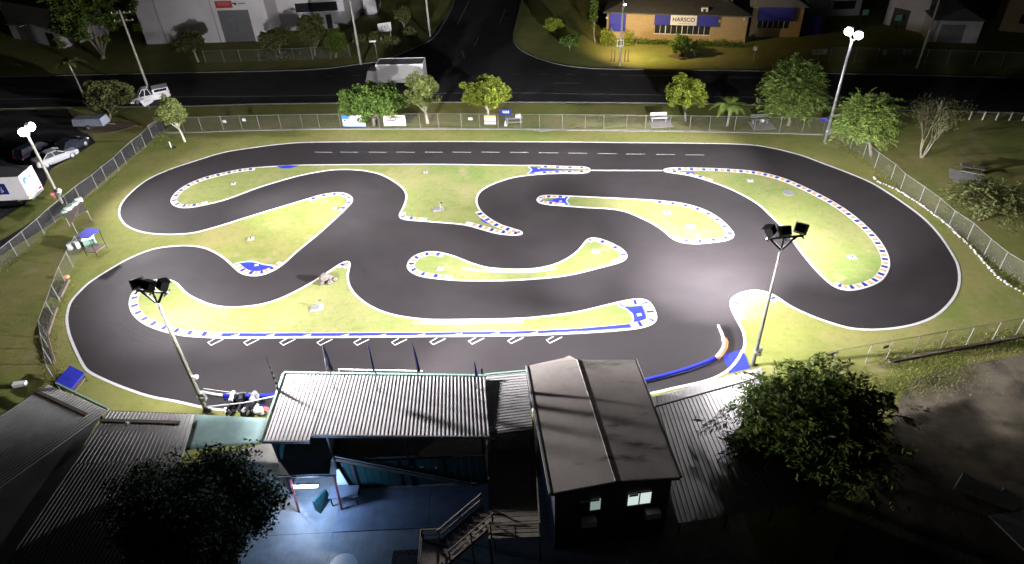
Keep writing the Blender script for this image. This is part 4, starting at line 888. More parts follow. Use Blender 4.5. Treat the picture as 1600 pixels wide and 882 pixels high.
lo = bpy.data.objects.new('street_light', l); COL.objects.link(lo); lo.location = lc + Vector((0, 0, -.35)); lo.rotation_euler = (radians(52), 0, radians(-38))
# sign plates on that pole
e = empty('pole_sign', b + Vector((0, -.16, 2.7)), 'two small white-framed plates on the street lamp pole', 'sign')
for z in (2.7, 3.45):
    MB().box(b + Vector((-.1, -.18, z)), (.95, .03, .09)).build('plate_bar', M['frame'], e)
for x in (-.5, .3): MB().box(b + Vector((x, -.18, 3.1)), (.08, .03, .85)).build('plate_post', M['frame'], e)
e = empty('street_name_sign', G(590, 94), 'small white street name sign on a thin post at the side street corner', 'sign')
q = G(590, 94); MB().tube([q, q + Vector((0, 0, 2.6))], .04, 6).build('post', M['steel'], e); MB().box(q + Vector((-.25, -.05, 2.65)), (.95, .04, .22), rz=.1).build('plate', M['signwhite'], e)
q = G(1177, 94); e = empty('letterbox', q, 'white letterbox on a thin post beside the brick building', 'letterbox')
MB().tube([q, q + Vector((0, 0, 1.4))], .04, 6).build('post', M['steel'], e); MB().box(q + Vector((0, 0, 1.55)), (.4, .3, .45)).build('box', M['signwhite'], e)

# ================================================================== PIT BARRIERS, MATS, STANDS
def pipe(px, z, r, m, nm, par): return MB().tube([Vector((*q, z)) for q in catmull([G(*a) for a in px], False, .5)], r, 8).build(nm, M[m], par, smooth=True)
q = G(1080, 580); e = empty('pit_exit_barrier', q, 'curved blue and white pipe barrier with an orange bend at the pit exit', 'barrier')
pipe([(1000, 598.5), (1050, 586), (1085, 575), (1105, 567.5), (1117, 562)], .16, .13, 'blue', 'blue_pipe', e); pipe([(1000, 601), (1050, 588.6), (1085, 577.5), (1105, 570), (1116, 565)], .07, .06, 'navy', 'blue_skirt', e)
pipe([(1117, 562), (1124, 555), (1130, 545), (1131, 537), (1129, 531)], .13, .11, 'white', 'white_pipe', e); pipe([(1121, 563), (1129, 555), (1135, 545), (1136, 536), (1133, 530)], .07, .10, 'kerborange', 'orange_pipe', e)
pipe([(1131, 534), (1128, 524), (1122, 511)], .13, .10, 'white', 'white_pipe', e)
q = G(385, 622); e = empty('pit_entry_barrier', q, 'straight blue and white pipe barrier in front of the parked motorbikes', 'barrier')
pipe([(319, 615.5), (335, 618.5), (351, 621)], .14, .10, 'white', 'white_pipe', e); pipe([(351, 621), (380, 622), (410, 621.5), (432, 620)], .18, .15, 'blue', 'blue_pipe', e); pipe([(351, 624.5), (380, 625.3), (420, 624)], .07, .08, 'navy', 'blue_skirt', e)
tag(MB().prism([G(1129, 556), G(1158, 547), G(1165, 557), G(1172, 576), G(1139, 584), G(1136, 573)], .019, .026).build('blue_mat', M['blue']), 'blue mat crossed by the white line at the pit exit', 'mat')
structure('mat_crossing_line', MB().strip(catmull([G(*a) for a in [(1160, 548), (1152, 563), (1140, 577), (1128, 585)]], False, .3), -.09, .09, .031), M['white'])
def stand(px, z, label, posts=True, extra=None):
    c = [G(u, v, z) for u, v in px]; cen = sum(c, Vector()) / 4
    e = empty('marshal_stand', (cen.x, cen.y, 0), label, 'marshal stand')
    slabq('roof', c, .06, 'blue', e)
    for q in c: w = q.lerp(cen, .12); MB().beam((w.x, w.y, 0), (w.x, w.y, z - .06), .035).build('post', M['dark'], e)
    f = [q.lerp(cen, .12) for q in c]; slabq('platform', [Vector((q.x, q.y, min(.45, z * .4))) for q in f], .08, 'timber', e)
    return e
def ccw(px): return px if area([G(*q) for q in px]) > 0 else px[::-1]
stand(ccw([(109, 571), (132, 583), (111, 608), (86, 598)]), .75, 'low marshal stand with square blue top at the end of the angled pit canopy')
stand(ccw([(119, 371), (135, 356), (156, 358), (138, 372.5)]), 2.0, 'marshal stand with bright blue roof by the lawn, next to a brown canvas')
# brown canvas shade with pale bundles along its upper edge
z = 1.4; c = [V3(99, 334, z), V3(126, 313, z), V3(135.5, 329, z - .2), V3(123, 336, z - .25), V3(112, 348, z - .2)]
cen = sum(c, Vector()) / 5; e = empty('canvas_shade', (cen.x, cen.y, 0), 'brown canvas shade with pale rolled bundles on its edge beside the lamp pole', 'canopy')
MB().add([*c, *[q + Vector((0, 0, -.03)) for q in c]], [(0, 1, 2, 3, 4)[::-1], (5, 6, 7, 8, 9)] + [(i, (i + 1) % 5, 5 + (i + 1) % 5, 5 + i) for i in range(5)]).build('canvas', M['browncloth'], e)
for k in range(6):
    q = c[0].lerp(c[1], (k + .5) / 6) + Vector((-.05, .08, .08)); MB().box(q, (.5 + .1 * (k % 2), .38, .2 + .06 * (k % 3)), rz=.65 + .1 * (k % 2)).build('bundle', M['palecurve' if k % 2 else 'rooftrim'], e)
for q in (c[0], c[1], c[2], c[4]): MB().beam((q.x, q.y, 0), (q.x, q.y, q.z - .03), .05).build('post', M['steel'], e)
q = G(143, 384); e = empty('equipment_crate', q, 'grey-green crate with drawers standing by the blue-roofed marshal stand', 'crate')
MB().box(q + Vector((0, 0, .4)), (.9, .7, .8), rz=.4).build('body', M['rooftrim'], e); MB().box(q + Vector((0, 0, .83)), (.95, .75, .05), rz=.4).build('lid', M['steel'], e)
q = G(121, 389); e = empty('stacked_chairs', q, 'white and black folded gear heaped beside the marshal stand', 'gear')
for k in range(4): MB().box(q + Vector((-.5 + .3 * k, .2 * (k % 2), .3 + .05 * k)), (.3, .5, .6), rz=.5 * k).build('folded_chair', M['dark' if k % 2 else 'frame'], e)
# timber planks along the low fence
for a, b, w, lb in (((107, 440), (94, 467), .28, 'thick dark timber sleeper with orange end by the low fence'), ((89, 483), (75, 525), .2, 'long thin timber plank along the low fence'), ((75, 529), (86, 568), .16, 'dark plank at the foot of the short mesh fence')):
    p0, p1 = G(*a), G(*b); e = MB().beam(p0 + Vector((0, 0, .12)), p1 + Vector((0, 0, .12)), w, .22).build('timber_sleeper', M['timber']); tag(e, lb, 'timber')
p0 = G(106, 438.5); tag(MB().box(p0 + Vector((0, .1, .3)), (.25, .25, .2)).build('cable_reel', M['orange']), 'small orange cable reel on the sleeper end', 'cable reel')
q = G(33, 604); tag(MB().box(q + Vector((0, 0, .2)), (.85, .35, .3), rz=.1).build('white_bench', M['frame']), 'small pale bench on the dark lawn outside the low fence', 'bench')

# ================================================================== INFIELD SMALL THINGS
pads = [(365, 288, .55), (392, 374, .6), (665, 270, .5), (523, 326, .5), (688, 421, .6), (1172, 283, .62), (1042, 333, .7), (1079, 355, .8), (931, 394, .75), (1331, 403, .7)]
pad_at = ['in the hairpin tip lawn', 'in the lawn above the blue eye-shaped patch', 'in the central lawn bridge beside the dashed straight', 'by the rounded kerb of the lawn tongue from the fence', 'in the round end of the banana-shaped lawn', 'near the tip of the largest curved lawn', 'in the leaf-shaped lawn, towards its slim blue tip', 'in the leaf-shaped lawn, towards its broad kerb', 'in the flared end of the banana-shaped lawn', 'in the broad round end of the largest curved lawn']
for (u, v, s), where in zip(pads, pad_at):
    q = G(u, v); e = empty('sprinkler_pad', q + Vector((0, 0, .03)), 'small white concrete sprinkler pad ' + where, 'sprinkler pad', 'sprinkler pads in the infield lawns')
    rz = random.uniform(-.3, .3); MB().box(q + Vector((0, 0, .045)), (s, s * .85, .04), rz=rz).build('slab', M['concrete'], e)
    MB().box(q + Vector((0, 0, .08)), (s * .7, s * .6, .03), rz=rz).build('rim', M['greywall'], e); MB().tube([q + Vector((0, 0, .09)), q + Vector((0, 0, .2))], [.06, .04], 8).build('sprinkler', M['dark'], e)
for u, v, lb in ((685, 328, 'large white pad with an upright tap in the central lawn bridge'), (495, 482, 'large pale pad with a tap in the pit straight lawn')):
    q = G(u, v); e = empty('tap_pad', q + Vector((0, 0, .03)), lb, 'tap pad')
    MB().box(q + Vector((0, 0, .05)), (1.05, .8, .05), rz=.2).build('slab', M['concrete'], e); MB().box(q + Vector((-.1, 0, .09)), (.6, .5, .06), rz=.1).build('cover', M['steel'], e)
    MB().tube([q + Vector((.2, .2, .05)), q + Vector((.2, .2, .6))], .04, 8).build('riser', M['steel'], e); MB().tube([q + Vector((.2, .2, .6)), q + Vector((.42, .2, .62))], .05, 6).build('tap', M['dark'], e)
q = G(1232, 302); tag(MB().tube([q + Vector((0, 0, .03)), q + Vector((0, 0, .05))], .55, 12).build('drain_cover', M['steel']), 'pale round drain cover in the largest curved lawn', 'drain cover')
def rock(nm, c, r, sc, m, seed, par=None, sub=2):
    import bmesh
    bm = bmesh.new(); bmesh.ops.create_icosphere(bm, subdivisions=sub, radius=r); rr = random.Random(seed)
    ph = [rr.uniform(0, 6) for _ in range(6)]
    for v in bm.verts:
        k = 1 + .18 * sin(3 * v.co.x / r + ph[0]) * sin(2.5 * v.co.y / r + ph[1]) + .12 * sin(5 * v.co.z / r + ph[2] + 2 * v.co.x / r) + rr.uniform(-.05, .05)
        v.co = Vector((v.co.x * sc[0] * k, v.co.y * sc[1] * k, v.co.z * sc[2] * k))
    me = bpy.data.meshes.new(nm); bm.to_mesh(me); bm.free(); o = link_mesh(nm, me, M[m], par); o.location = Vector(c) - (root_loc(par) if par else Vector()); o.rotation_euler.z = rr.uniform(0, 6); return o
q = G(512, 444); e = empty('boulder', q, 'rounded grey boulder with smaller dark stones on the lawn point', 'rock')
rock('stone', q + Vector((-.15, .3, .42)), .42, (1.25, .9, .95), 'rock', 3, e); rock('stone', q + Vector((.25, -.05, .2)), .25, (1, 1, 1), 'rock', 4, e); rock('stone', q + Vector((-.4, -.1, .16)), .2, (1, 1, .9), 'rock', 5, e); rock('stone', q + Vector((.55, .35, .16)), .22, (1.2, .8, .8), 'rock', 6, e)
# row of white painted stones
sp = catmull([G(*a) for a in [(1365, 279), (1372, 285), (1400, 297.5), (1425, 312.5), (1450, 330), (1480, 353.5), (1500, 372), (1515, 386), (1535, 409), (1555, 431), (1575, 446), (1600, 461), (1640, 490)]], False, .27)
e = empty('stone_border', (sp[40][0], sp[40][1], 0), 'row of small white painted stones along the curving fence', 'stone border')
protos = []
for k, s in enumerate(sp):
    c = Vector((s[0] + random.uniform(-.05, .05), s[1] + random.uniform(-.05, .05), .1))
    if k < 4: o = rock('white_stone', c, .125, (1.1, .95, .8), 'stone', 20 + k, e, 1); protos.append(o)
    else:
        o = protos[k % 4].copy(); COL.objects.link(o); o.location = c - root_loc(e); o.rotation_euler.z = random.uniform(0, 6); f = random.uniform(.7, 1.25); o.scale = (f, f, f)
# dark tyre halves and sleepers under the fence by the dirt
for k in range(9):
    a, b = 1386 + k * 25, 1386 + (k + 1) * 25 - 1.5
    f = lambda u: 563 - (u - 1386) * .19
    p0, p1 = G(a, f(a)), G(b, f(b)); tag(MB().beam(p0 + Vector((0, -.25, .09)), p1 + Vector((0, -.25, .09)), .22, .18).build('sleeper', M['timber']), 'dark sleeper lying at the foot of the fence by the dirt', 'timber', 'sleepers along the dirt fence')
for u, v, lb, m in ((1371, 546, 'small dark green plate hung on the dirt-side fence', 'greenwall'), (1290, 556, 'grey plate hung on the dirt-side fence near the tree', 'greywall')):
    q = G(1340 + (u - 1371) * .9, 569 - (u - 1371) * .18); q = G(u + 6, v + 17); tag(MB().box(q + Vector((0, .06, 1.15)), (.42 if m == 'greenwall' else .8, .03, .22), rz=.25).build('fence_plate', M[m]), lb, 'sign')
q = G(268, 232); e = empty('tap_post', q, 'short pale post with a coiled hose on the lawn corner', 'tap'); MB().tube([q, q + Vector((0, 0, .8))], .06, 8).build('post', M['palecurve'], e)
MB().tube([q + Vector((.3 + .22 * cos(t), .22 * sin(t), .1)) for t in np.linspace(0, 6.2, 14)], .05, 6).build('hose', M['dark'], e)
for u, v in ((1102, 366.5), (204, 434), (812, 363)): pass

# ================================================================== SIGNS ON THE REAR FENCE
def fsign(u0, u1, v0, v1, label, m='signwhite', bars=(), tilt=0.0):
    b = G((u0 + u1) / 2, 201.0); b.y -= .09; z0, z1 = rise(b, v1), rise(b, v0); w = (u1 - u0) / ppm(b)
    e = empty('fence_sign', b + Vector((0, 0, z0)), label, 'sign')
    dirn = G(u1, 201.2) - G(u0, 200.9); rz = atan2(dirn.y, dirn.x); ux = Vector((cos(rz), sin(rz), 0)); nn = Vector((sin(rz), -cos(rz), 0))
    MB().box(b + Vector((0, 0, (z0 + z1) / 2)), (w, .03, z1 - z0), rz=rz).build('board', M[m], e)
    for k, (fx0, fx1, fz0, fz1, mm) in enumerate(bars):
        c = b + ux * (w * ((fx0 + fx1) / 2 - .5)) + Vector((0, 0, z0 + (z1 - z0) * (fz0 + fz1) / 2)) + nn * (.02 + .002 * k)
        MB().box(c, (w * (fx1 - fx0), .008, (z1 - z0) * (fz1 - fz0)), rz=rz).build('print', M[mm], e)
    return e
fsign(537, 573, 181, 197.5, 'blue and white sky-print banner on the rear fence behind the dark leafy tree', 'signwhite', [(0, 1, 0, .22, 'skyblue'), (.0, .32, .68, 1, 'signblue'), (.5, 1, .12, .3, 'skyblue'), (.06, .14, .45, .6, 'navy')] + [(.25 + .09 * k, .28 + .09 * k, .45, .55, 'navy') for k in range(8)])
fsign(601, 636, 180.5, 197, 'white banner with red and navy print on the rear fence', 'signwhite', [(.14, .86, .74, .88, 'pink'), (.16, .88, .58, .66, 'pink'), (.14, .56, .42, .53, 'navy'), (.62, .66, .42, .5, 'navy'), (.7, .74, .42, .5, 'navy'), (.8, .84, .42, .5, 'navy')])
fsign(757.5, 775.5, 181, 194.5, 'faded orange striped board on the rear fence', 'signwhite', [(0, 1, .75, 1, 'orange'), (0, 1, .5, .58, 'orange'), (0, 1, .3, .42, 'pink')])
fsign(782, 800, 170.5, 180, 'navy name board with pale marks raised above the rear fence', 'navy', [(.25 + .15 * k, .35 + .15 * k, .3, .7, 'skyblue') for k in range(4)])
fsign(733, 739.5, 184, 188, 'tiny plain white notice on the rear fence beside the yellow-green tree', 'signwhite')
for u, v in ((354.5, 190), (385.5, 187.5)): fsign(u - 3, u + 3, v - 2, v + 2, 'tiny plain white notice on the rear fence near its car park end', 'signwhite')['group'] = 'tiny fence notices'
fsign(1278, 1293, 184, 191, 'dark blue board on the rear fence beside the tall pale pole', 'bluepaint')
fsign(1185, 1191, 187, 191, 'tiny plain white notice on the rear fence by the feathery tree', 'signwhite')
q = G(803, 194); e = empty('picnic_table', q, 'grey picnic table with a white box on it behind the rear fence', 'table')
MB().box(q + Vector((0, .2, .72)), (1.9, .8, .06)).build('table_top', M['steel'], e)
for s in (-.75, .75): MB().box(q + Vector((s, .2, .36)), (.08, .6, .7)).build('leg', M['steel'], e)
for s in (-.45, .85): MB().box(q + Vector((0, s, .42)), (1.9, .26, .05)).build('seat', M['steel'], e)
tag(MB().box(q + Vector((.5, .2, .9)), (.6, .4, .3)).build('cooler_box', M['signwhite']), 'white box on the grey picnic table', 'box')
q = G(790, 198.5); tag(MB().tube([q + Vector((0, .35, 0)), q + Vector((0, .35, .6))], [.2, .04], 12).build('marker_cone', M['signwhite']), 'small white marker cone behind the rear fence', 'cone')
def bench(u, v, label, back='frame', w=1.9, pad=True, dark=False):
    q = G(u, v); e = empty('park_bench', q, label, 'bench')
    if pad: MB().box(q + Vector((.1, -.3, .02)), (w + .5, 2.0, .04)).build('concrete_pad', M['concrete'], e)
    for k in range(3): MB().box(q + Vector((0, .1 + .16 * k, .46)), (w, .13, .04)).build('seat_slat', M[back], e)
    for k in range(2): MB().box(q + Vector((0, .62 + .06 * k, .66 + .2 * k)), (w, .04, .17)).build('back_slat', M[back], e)
    for s in (-.4, .4): MB().box(q + Vector((s * w, .3, .24)), (.07, .5, .44)).build('leg', M['steel'], e)
bench(1030, 192, 'white slatted park bench on a concrete pad beyond the rear fence')
bench(1188, 195, 'shaded grey park bench beyond the rear fence under the feathery tree', 'steel')
q = G(1518, 273); e = empty('picnic_table', q, 'dark picnic table on a concrete pad on the unlit lawn', 'table')
MB().box(q + Vector((-.8, -.5, .02)), (2.8, 2.6, .04), rz=-.5).build('concrete_pad', M['concrete'], e); MB().box(q + Vector((0, .2, .74)), (1.9, .8, .06), rz=-.5).build('table_top', M['browncloth'], e)
for s in (-.65, .75): MB().box(q + Vector((.48 * s, .2 + .88 * s, .44)), (1.9, .28, .05), rz=-.5).build('seat', M['steel'], e)
for s in (-.7, .7): MB().box(q + Vector((.88 * s, .2 - .48 * s, .37)), (.08, .65, .72), rz=-.5).build('leg', M['dark'], e)
for k in range(6):
    q = G(1514 + 21 * k, 187 + .5 * k); tag(MB().tube([q, q + Vector((.02, 0, .95))], .09, 8).build('bollard', M['pole']), 'stubby timber bollard along the dark verge', 'bollard', 'bollards along the dark verge')

# ================================================================== VEHICLES (built along +x, then placed)
def wheel(e, x, y, r=.33, w=.2):
    f = empty('wheel', (x, y, r)); f.parent = e
    s = 1 if y > 0 else -1
    MB().tube([(x, y - w / 2, r), (x, y - w / 2 * .8, r), (x, y + w / 2 * .8, r), (x, y + w / 2, r)], [r * .88, r, r, r * .88], 18).build('tyre', M['rubber'], f)
    MB().tube([(x, y + s * w * .48, r), (x, y + s * w * .54, r)], [r * .62, r * .5], 14).build('rim', M['rim'], f)
def loft(prof_lo, prof_hi_w, m, nm, e):
    pass
def car(label, paint_, L=4.5, Wd=1.76, kind='sedan', group=None):
    e = empty('parked_car', (0, 0, 0), label, 'car', group); a = L / 2; w = Wd / 2
    # lower body as cross-sections along the length: (x, half width, z bottom, z top)
    sec = [(-a, w * .80, .38, .78), (-a + .12, w * .93, .27, .90), (-a + .7, w, .22, .94), (-.3, w, .2, .93), (a - 1.25, w, .22, .90), (a - .45, w * .97, .24, .80), (a - .1, w * .88, .28, .68), (a, w * .72, .36, .58)]
    vs = []; fs = []
    for x, hw, z0, z1 in sec:
        vs += [(x, -hw * .94, z0), (x, -hw, z0 + .18), (x, -hw, z1 - .14), (x, -hw * .86, z1), (x, hw * .86, z1), (x, hw, z1 - .14), (x, hw, z0 + .18), (x, hw * .94, z0)]
    for i in range(len(sec) - 1):
        for k in range(8): b = i * 8; fs.append((b + k, b + (k + 1) % 8, b + 8 + (k + 1) % 8, b + 8 + k))
    fs += [tuple(range(8)), tuple(range(len(vs) - 8, len(vs)))[::-1]]
    MB().add(vs, fs).build('body', M[paint_], e, smooth=False)
    if kind == 'sedan': lo = (-a + .75, a - 1.25); hi = (-a + 1.35, a - 2.05); zt = 1.40
    elif kind == 'wagon': lo = (-a + .1, a - 1.2); hi = (-a + .35, a - 1.95); zt = 1.62
    else: lo = (-.25, a - 1.15); hi = (-.05, a - 1.75); zt = 1.72
    zb = .9; wt = w * .72; wb = w * .86
    B = [(lo[0], -wb, zb), (lo[1], -wb, zb), (lo[1], wb, zb), (lo[0], wb, zb)]; Tt = [(hi[0], -wt, zt - .07), (hi[1], -wt, zt - .07), (hi[1], wt, zt - .07), (hi[0], wt, zt - .07)]
    MB().hexa(B, Tt).build('cabin_glass', M['carglass'], e)
    T0 = [Vector(q) + Vector((-.03 if i in (0, 3) else .03, 0, 0)) for i, q in enumerate(Tt)]; T1 = [Vector(q) * 1 + Vector((.12 if i in (0, 3) else -.12, .1 if q[1] < 0 else -.1, .07)) for i, q in enumerate(Tt)]
    MB().hexa(T0, T1).build('roof', M[paint_], e)
    for i, j in ((0, 0), (1, 1), (2, 2), (3, 3)): MB().beam(Vector(B[i]) * 1.0, Tt[j], .06).build('pillar', M[paint_], e)
    for s in (-1, 1):
        mx = (lo[0] + lo[1]) / 2; MB().beam((mx, s * (wb + .004), zb), ((hi[0] + hi[1]) / 2, s * (wt + .004), zt - .07), .07).build('pillar', M[paint_], e)
        MB().box((a - .28, s * w * .68, .64), (.3, .38, .16)).build('headlight', M['lampglass'], e); MB().box((-a + .06, s * w * .72, .7), (.14, .3, .18)).build('tail_light', M['tail'], e)
        MB().box((lo[1] - .2, s * (w + .07), .98), (.14, .16, .12)).build('mirror', M[paint_], e)
        for x in (-a + .85, a - .88): wheel(e, x, s * (w - .1))
    if kind == 'ute':
        MB().box((-a + 1.0, 0, 1.22), (1.9, Wd * .9, .62)).build('canopy', M[paint_], e); MB().box((-a + 1.0, Wd * .451, 1.3), (1.5, .02, .3)).build('canopy_window', M['carglass'], e); MB().box((-a + 1.0, -Wd * .451, 1.3), (1.5, .02, .3)).build('canopy_window', M['carglass'], e)
    return e
def place(e, u, v, heading): q = G(u, v); e.location = (q.x, q.y, 0.006); e.rotation_euler.z = heading
def heading(a, b): d = G(*b) - G(*a); return atan2(d.y, d.x)
place(car('white utility car with a boxy canopy parked on the driveway behind the power pole', 'carwhite', 4.9, 1.8, 'ute'), 236, 157, heading((262, 152), (212, 162)))
place(car('silver sedan parked in the car park beside the white signed truck', 'carsilver', 4.5, 1.76, 'sedan'), 90, 252, heading((76, 258), (112, 244)))
place(car('dark sedan with pale headlamps parked in the car park shadows', 'cardark', 4.5, 1.76, 'sedan'), 112, 236, heading((96, 246), (132, 224)))
place(car('blue-black wagon half hidden behind the silver sedan', 'cardark', 4.6, 1.8, 'wagon'), 62, 243, heading((40, 256), (80, 236)))

# white box truck on the road
q = G(621, 135); e = empty('box_truck', (0, 0, 0), 'white box truck parked on the road behind the leafy trees', 'truck')
MB().box((-.9, 0, 1.95), (6.0, 2.35, 2.3)).build('cargo_box', M['signwhite'], e); MB().box((-.9, 0, 3.115), (5.75, 2.1, .03)).build('box_roof', M['shutter'], e)
for s in (-1, 1):
    MB().box((-.9, s * 1.16, 3.13), (6.0, .07, .09)).build('edge_trim', M['frame'], e); MB().box((-.9 + s * 2.97, 0, 3.13), (.07, 2.25, .09)).build('edge_trim', M['frame'], e)
    MB().box((-1, s * .6, .68), (7.5, .15, .2)).build('chassis_rail', M['dark'], e)
    for x in (-2.6, 2.6): wheel(e, x, s * .98, .42, .28)
MB().hexa([(2.2, -1, .55), (3.9, -1, .55), (3.9, 1, .55), (2.2, 1, .55)], [(2.2, -.98, 2.3), (3.3, -.95, 2.3), (3.3, .95, 2.3), (2.2, .98, 2.3)]).build('cab', M['carwhite'], e)
MB().hexa([(3.72, -.85, 1.35), (3.66, .85, 1.35), (3.7, .85, 1.36), (3.76, -.85, 1.36)], [(3.36, -.82, 2.2), (3.36, .82, 2.2), (3.41, .82, 2.2), (3.41, -.82, 2.2)]).build('windscreen', M['carglass'], e)
e.location = (q.x - .1, q.y + .3, .006); e.rotation_euler.z = pi + radians(-4.5)
# white signed truck body at the car park edge
e = empty('signed_truck', (0, 0, 0), 'white truck with navy and blue printed signs at the car park edge', 'truck')
MB().box((0, 0, 1.95), (7.0, 2.4, 2.5)).build('cargo_box', M['signwhite'], e); MB().box((0, 0, 3.22), (6.9, 2.3, .04)).build('box_roof', M['roofdark'], e)
MB().box((0, 0, .62), (6.8, 2.0, .16)).build('chassis', M['dark'], e)
for s in (-1, 1):
    for x in (-2.2, 2.4): wheel(e, x, s * 1.0, .42, .28)
MB().box((-.45, -1.205, 1.95), (4.6, .02, 1.15)).build('side_sign', M['navy'], e)
tx = bpy.data.curves.new('sign_lettering', 'FONT'); tx.body = 'NOVUS'; tx.size = .78; tx.extrude = .004; tx.align_x = 'CENTER'; tx.materials.append(M['signwhite'])
to = bpy.data.objects.new('sign_lettering', tx); COL.objects.link(to); to.parent = e; to.location = (.15, -1.222, 1.62); to.rotation_euler = (pi / 2, 0, 0); to_mesh(to)
MB().box((-2.25, -1.218, 1.95), (.35, .01, .6)).build('sign_mark', M['skyblue'], e)
# rear end carries a round blue emblem and reflectors
MB().tube([(3.505, -.55, 2.45), (3.53, -.55, 2.45)], .34, 16).build('emblem', M['signblue'], e); MB().tube([(3.53, -.5, 2.38), (3.54, -.5, 2.38)], .18, 14).build('emblem_centre', M['signwhite'], e); MB().box((3.515, .35, 2.55), (.02, .8, .14)).build('print', M['greywall'], e)
for s, mm in ((-1, 'yellow'), (1, 'tail')): MB().box((3.51, s * .85, .92), (.03, .45, .2)).build('reflector', M[mm], e)
MB().box((3.55, 0, .62), (.12, 2.2, .14)).build('bumper', M['steel'], e)
q = G(18, 326); qd = G(75, 299) - G(52, 321); ang = atan2(qd.y, qd.x) - pi / 2
corner = G(52, 322); ax = Vector((cos(ang), sin(ang), 0)); ay = Vector((-sin(ang), cos(ang), 0))
e.rotation_euler.z = ang; e.location = corner - ax * 3.5 + ay * 1.2 + Vector((0, 0, .006))
# pale blue trailer under the bush
q = G(146, 199); e = empty('flat_trailer', (0, 0, 0), 'pale blue tarpaulin covered trailer under the round bush', 'trailer')
MB().hexa([(-1.9, -.8, .45), (1.9, -.8, .45), (1.9, .8, .45), (-1.9, .8, .45)], [(-1.8, -.7, 1.25), (1.75, -.7, 1.35), (1.75, .7, 1.35), (-1.8, .7, 1.25)]).build('tarpaulin', M['bluegreytint'], e)
for s in (-1, 1): wheel(e, 0, s * .85, .3, .18)
MB().beam((1.9, 0, .45), (2.9, 0, .4), .08).build('drawbar', M['steel'], e); e.location = (q.x, q.y, .006); e.rotation_euler.z = -.1

# small motorbikes by the pit barrier
def motorbike(u, v, rz, label, fair):
    q = G(u, v); e = empty('motorbike', (0, 0, 0), label, 'motorbike')
    for x in (-.55, .6):
        f = empty('wheel', (x, 0, .27)); f.parent = e
        MB().tube([(x + .27 * cos(t), 0, .27 + .27 * sin(t)) for t in np.linspace(0, 2 * pi, 17)], .06, 6, cap=False).build('tyre', M['rubber'], f); MB().tube([(x, -.05, .27), (x, .05, .27)], .16, 12).build('rim', M['rim'], f)
    MB().hexa([(-.35, -.12, .3), (.4, -.12, .3), (.4, .12, .3), (-.35, .12, .3)], [(-.3, -.1, .6), (.35, -.13, .72), (.35, .13, .72), (-.3, .1, .6)]).build('engine', M['dark'], e)
    MB().hexa([(.0, -.15, .62), (.45, -.16, .6), (.45, .16, .6), (.0, .15, .62)], [(.05, -.1, .86), (.4, -.11, .9), (.4, .11, .9), (.05, .1, .86)]).build('tank', M[fair], e)
    MB().hexa([(.42, -.2, .35), (.85, -.1, .5), (.85, .1, .5), (.42, .2, .35)], [(.4, -.2, .95), (.72, -.08, 1.0), (.72, .08, 1.0), (.4, .2, .95)]).build('fairing', M[fair], e)
    MB().hexa([(-.75, -.1, .7), (.05, -.14, .66), (.05, .14, .66), (-.75, .1, .7)], [(-.85, -.08, .84), (.02, -.12, .76), (.02, .12, .76), (-.85, .08, .84)]).build('seat', M['dark'], e)
    MB().hexa([(-.95, -.09, .72), (-.6, -.1, .68), (-.6, .1, .68), (-.95, .09, .72)], [(-1.0, -.05, .9), (-.62, -.07, .86), (-.62, .07, .86), (-1.0, .05, .9)]).build('tail_fairing', M[fair], e)
    MB().tube([(.42, -.36, 1.0), (.5, 0, .97), (.42, .36, 1.0)], .025, 6).build('handlebar', M['steel'], e)
    for s in (-.07, .07): MB().tube([(.48, s, .95), (.6, s, .27)], .03, 6).build('fork', M['steel'], e)
    MB().beam((0, -.1, .3), (-.05, -.3, .02), .03).build('side_stand', M['steel'], e)
    e.location = (q.x, q.y, .02); e.rotation_euler.z = rz
motorbike(365, 640, 1.45, 'small white and black motorbike beside the lamp mast base', 'signwhite'); motorbike(381, 639, 1.75, 'small black motorbike parked between two others by the pit barrier', 'dark'); motorbike(396, 640, 1.3, 'small silver-blue motorbike parked next to the stand wall', 'carsilver')
q = G(407, 646); e = empty('gear_pile', q, 'heap of white and red bags next to the parked motorbikes', 'bags')
for k, (x, y_, s, m) in enumerate(((0, 0, .34, 'frame'), (.3, .1, .28, 'pink'), (.05, .35, .26, 'navy'), (-.3, .2, .3, 'signwhite'))): rock('bag', q + Vector((x, y_, s * .7)), s, (1.1, .8, .8), m, 40 + k, e, 2)

# ================================================================== BUILDINGS ACROSS THE ROAD
def facade_frame(a, b):
    a = Vector((a.x, a.y, 0)); d = (b - a); d.z = 0; L = d.length; u = d / L; n = Vector((u.y, -u.x, 0)); return a, u, n, L
def fbox(par, nm, fr, s0, s1, z0, z1, o0, o1, m):
    a, u, n, L = fr; c = [a + u * s + n * o for s, o in ((s0, o0), (s1, o0), (s1, o1), (s0, o1))]
    if o1 > o0: c = [a + u * s + n * o for s, o in ((s0, o1), (s1, o1), (s1, o0), (s0, o0))]
    return MB().hexa([q + Vector((0, 0, z0)) for q in c], [q + Vector((0, 0, z1)) for q in c]).build(nm, M[m], par)
def fpos(fr, px):
    """(along, height) on a facade plane for a pixel"""
    a, u, n, L = fr; d = FW * FPX + RI * (px[0] - 800) + DI * (px[1] - 441); t = (a - EYE).dot(n) / d.dot(n); p = EYE + d * t; return (p - a).dot(u), p.z
